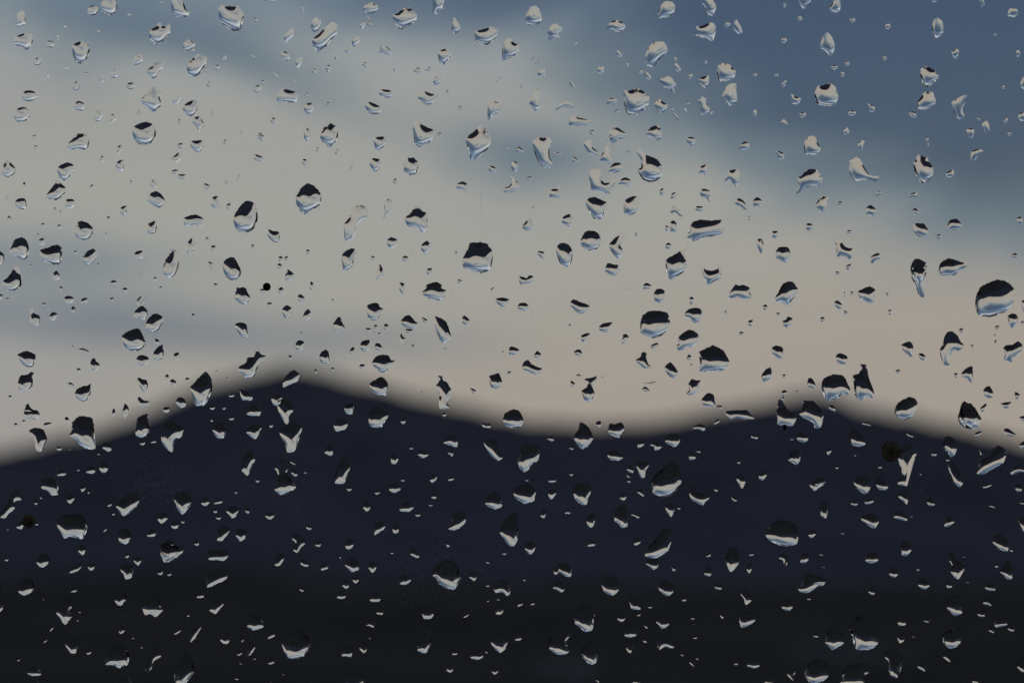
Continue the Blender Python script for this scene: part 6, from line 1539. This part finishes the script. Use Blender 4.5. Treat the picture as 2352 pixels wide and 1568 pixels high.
# the rest, too small and too many to pick apart, and those on the glass beyond the picture
rnd = random.Random(77)
av, af, asm = [], [], []
small = [list(zip(q[0::2], q[1::2])) for q in SMALL_DROPS]
outer = []
shapes = [list(zip(q[0::2], q[1::2])) for _, q in BIG_DROPS[60:]] + small[:200]
while len(outer) < 420:
    x, y = rnd.uniform(-1400, 5500), rnd.uniform(-1000, 3700)
    if -90 < x < 4186 and -90 < y < 2820:
        continue
    s = rnd.choice(shapes)
    mxx, myy = np.mean(s, 0)
    outer.append([(p[0] - mxx + x, p[1] - myy + y) for p in s])
for i, pts in enumerate(small + outer):
    r = drop_mesh(pts, False, 5000 + i)
    if r is None:
        continue
    v, f, sn, c = r
    k = len(av)
    av += [(p[0] + c[0], p[1] + c[1], p[2]) for p in v]
    af += [tuple(q + k for q in g) for g in f]
    asm += [True] * sn + [False] * (len(f) - sn)
o = mesh_obj('fine_raindrops', av, af, M_WATER, False, ROT @ Matrix.Translation((0, 0, -GAP)))
o.data.polygons.foreach_set('use_smooth', asm)
tag(o, 'scattered fine raindrops between the larger ones', 'raindrops', kind='stuff')

# ------------------------------------------------------------------ dirt stuck to the glass


def dirt(name, px, py, wd, ht, mat, label, seed, ragged, bump):
    rs = random.Random(seed)
    n, rr = 40, 6
    vs_, fs = [(0, 0, -0.00035 * bump)], []
    edge = [1 + rs.gauss(0, ragged) for _ in range(n)]
    for j in range(1, rr + 1):
        for i in range(n):
            a = 2 * math.pi * i / n
            k = j / rr
            e = 1 + (edge[i] - 1) * k
            z = -0.00035 * bump * (1 - k * k) * (0.6 + 0.8 * rs.random()) - 0.00001
            vs_.append((wd / 2 * PXM * k * e * math.cos(a), ht / 2 * PXM * k * e * math.sin(a), z))
    for i in range(n):
        fs.append((0, 1 + (i + 1) % n, 1 + i))
    for j in range(rr - 1):
        for i in range(n):
            a, b2 = 1 + j * n + i, 1 + j * n + (i + 1) % n
            fs.append((a, b2, b2 + n, a + n))
    k = len(vs_)
    for i in range(n):
        q = vs_[1 + (rr - 1) * n + i]
        vs_.append((q[0], q[1], -0.000004))
    if ragged < 0.04:
        fs.append(tuple(range(k, k + n)))
    x, y = to_m((px, py))
    tag(mesh_obj(name, vs_, fs, mat, False, ROT @ Matrix.Translation((x, y, -0.000012))), label, 'dirt')


for name, px, py, wd, ht, mat, label, seed, ragged, bump in DIRT:
    dirt(name, px, py, wd, ht, globals()[mat], label, seed, ragged, bump)

for pts, label in FIBRES:
    P = np.array([to_m(q) for q in pts])
    c = P.mean(0)
    P = P - c
    Q = []
    for i in range(len(P) - 1):
        a, b2, c3, d = P[max(i - 1, 0)], P[i], P[i + 1], P[min(i + 2, len(P) - 1)]
        for k in range(6):
            t2 = k / 6
            Q.append(0.5 * (2 * b2 + (c3 - a) * t2 + (2 * a - 5 * b2 + 4 * c3 - d) * t2 ** 2 + (3 * b2 - a - 3 * c3 + d) * t2 ** 3))
    Q.append(P[-1])
    rad = 0.000013
    vs_, fs = [], []
    for i, q in enumerate(Q):
        tg = Q[min(i + 1, len(Q) - 1)] - Q[max(i - 1, 0)]
        nn = np.array((-tg[1], tg[0])) / (np.hypot(*tg) + 1e-12)
        for k in range(5):
            a = 2 * math.pi * k / 5
            vs_.append((q[0] + nn[0] * rad * math.cos(a), q[1] + nn[1] * rad * math.cos(a), rad * math.sin(a)))
    for i in range(len(Q) - 1):
        for k in range(5):
            a, b2 = i * 5 + k, i * 5 + (k + 1) % 5
            fs.append((a, b2, b2 + 5, a + 5))
    tag(mesh_obj('fibre', vs_, fs, M_FIBRE, True, ROT @ Matrix.Translation((c[0], c[1], GLASS_T + rad * 1.5))), label, 'fibre', 'hair-thin fibres on the glass')

rnd = random.Random(4)
dv, df = [], []
for i in range(9000):
    u = rnd.random()
    if u < 0.10:
        x, y = rnd.gauss(630, 90), rnd.gauss(1940, 55)
    elif u < 0.2:
        x, y = rnd.gauss(1700, 160), rnd.gauss(2290, 70)
    else:
        x, y = rnd.uniform(-900, 5000), rnd.uniform(-700, 3400)
    x, y = to_m((x, y))
    s = rnd.choice((0.00002, 0.00003, 0.00004, 0.00005)) * (1.5 if rnd.random() < 0.06 else 1)
    k, n = len(dv), rnd.choice((4, 5, 6))
    a0 = rnd.random() * 6.28
    for q in range(n):
        a = a0 + 6.283 * q / n
        e = s * rnd.uniform(.6, 1.2)
        dv.append((x + e * math.cos(a), y + e * math.sin(a), 0.0))
    dv.append((x, y, -s * 0.6))
    for q in range(n):
        df.append((k + q, k + n, k + (q + 1) % n))
o = mesh_obj('dust', dv, df, M_DUST, False, ROT @ Matrix.Translation((0, 0, -0.000006)))
tag(o, 'fine pale dust specks scattered over the glass', 'dust', kind='stuff')
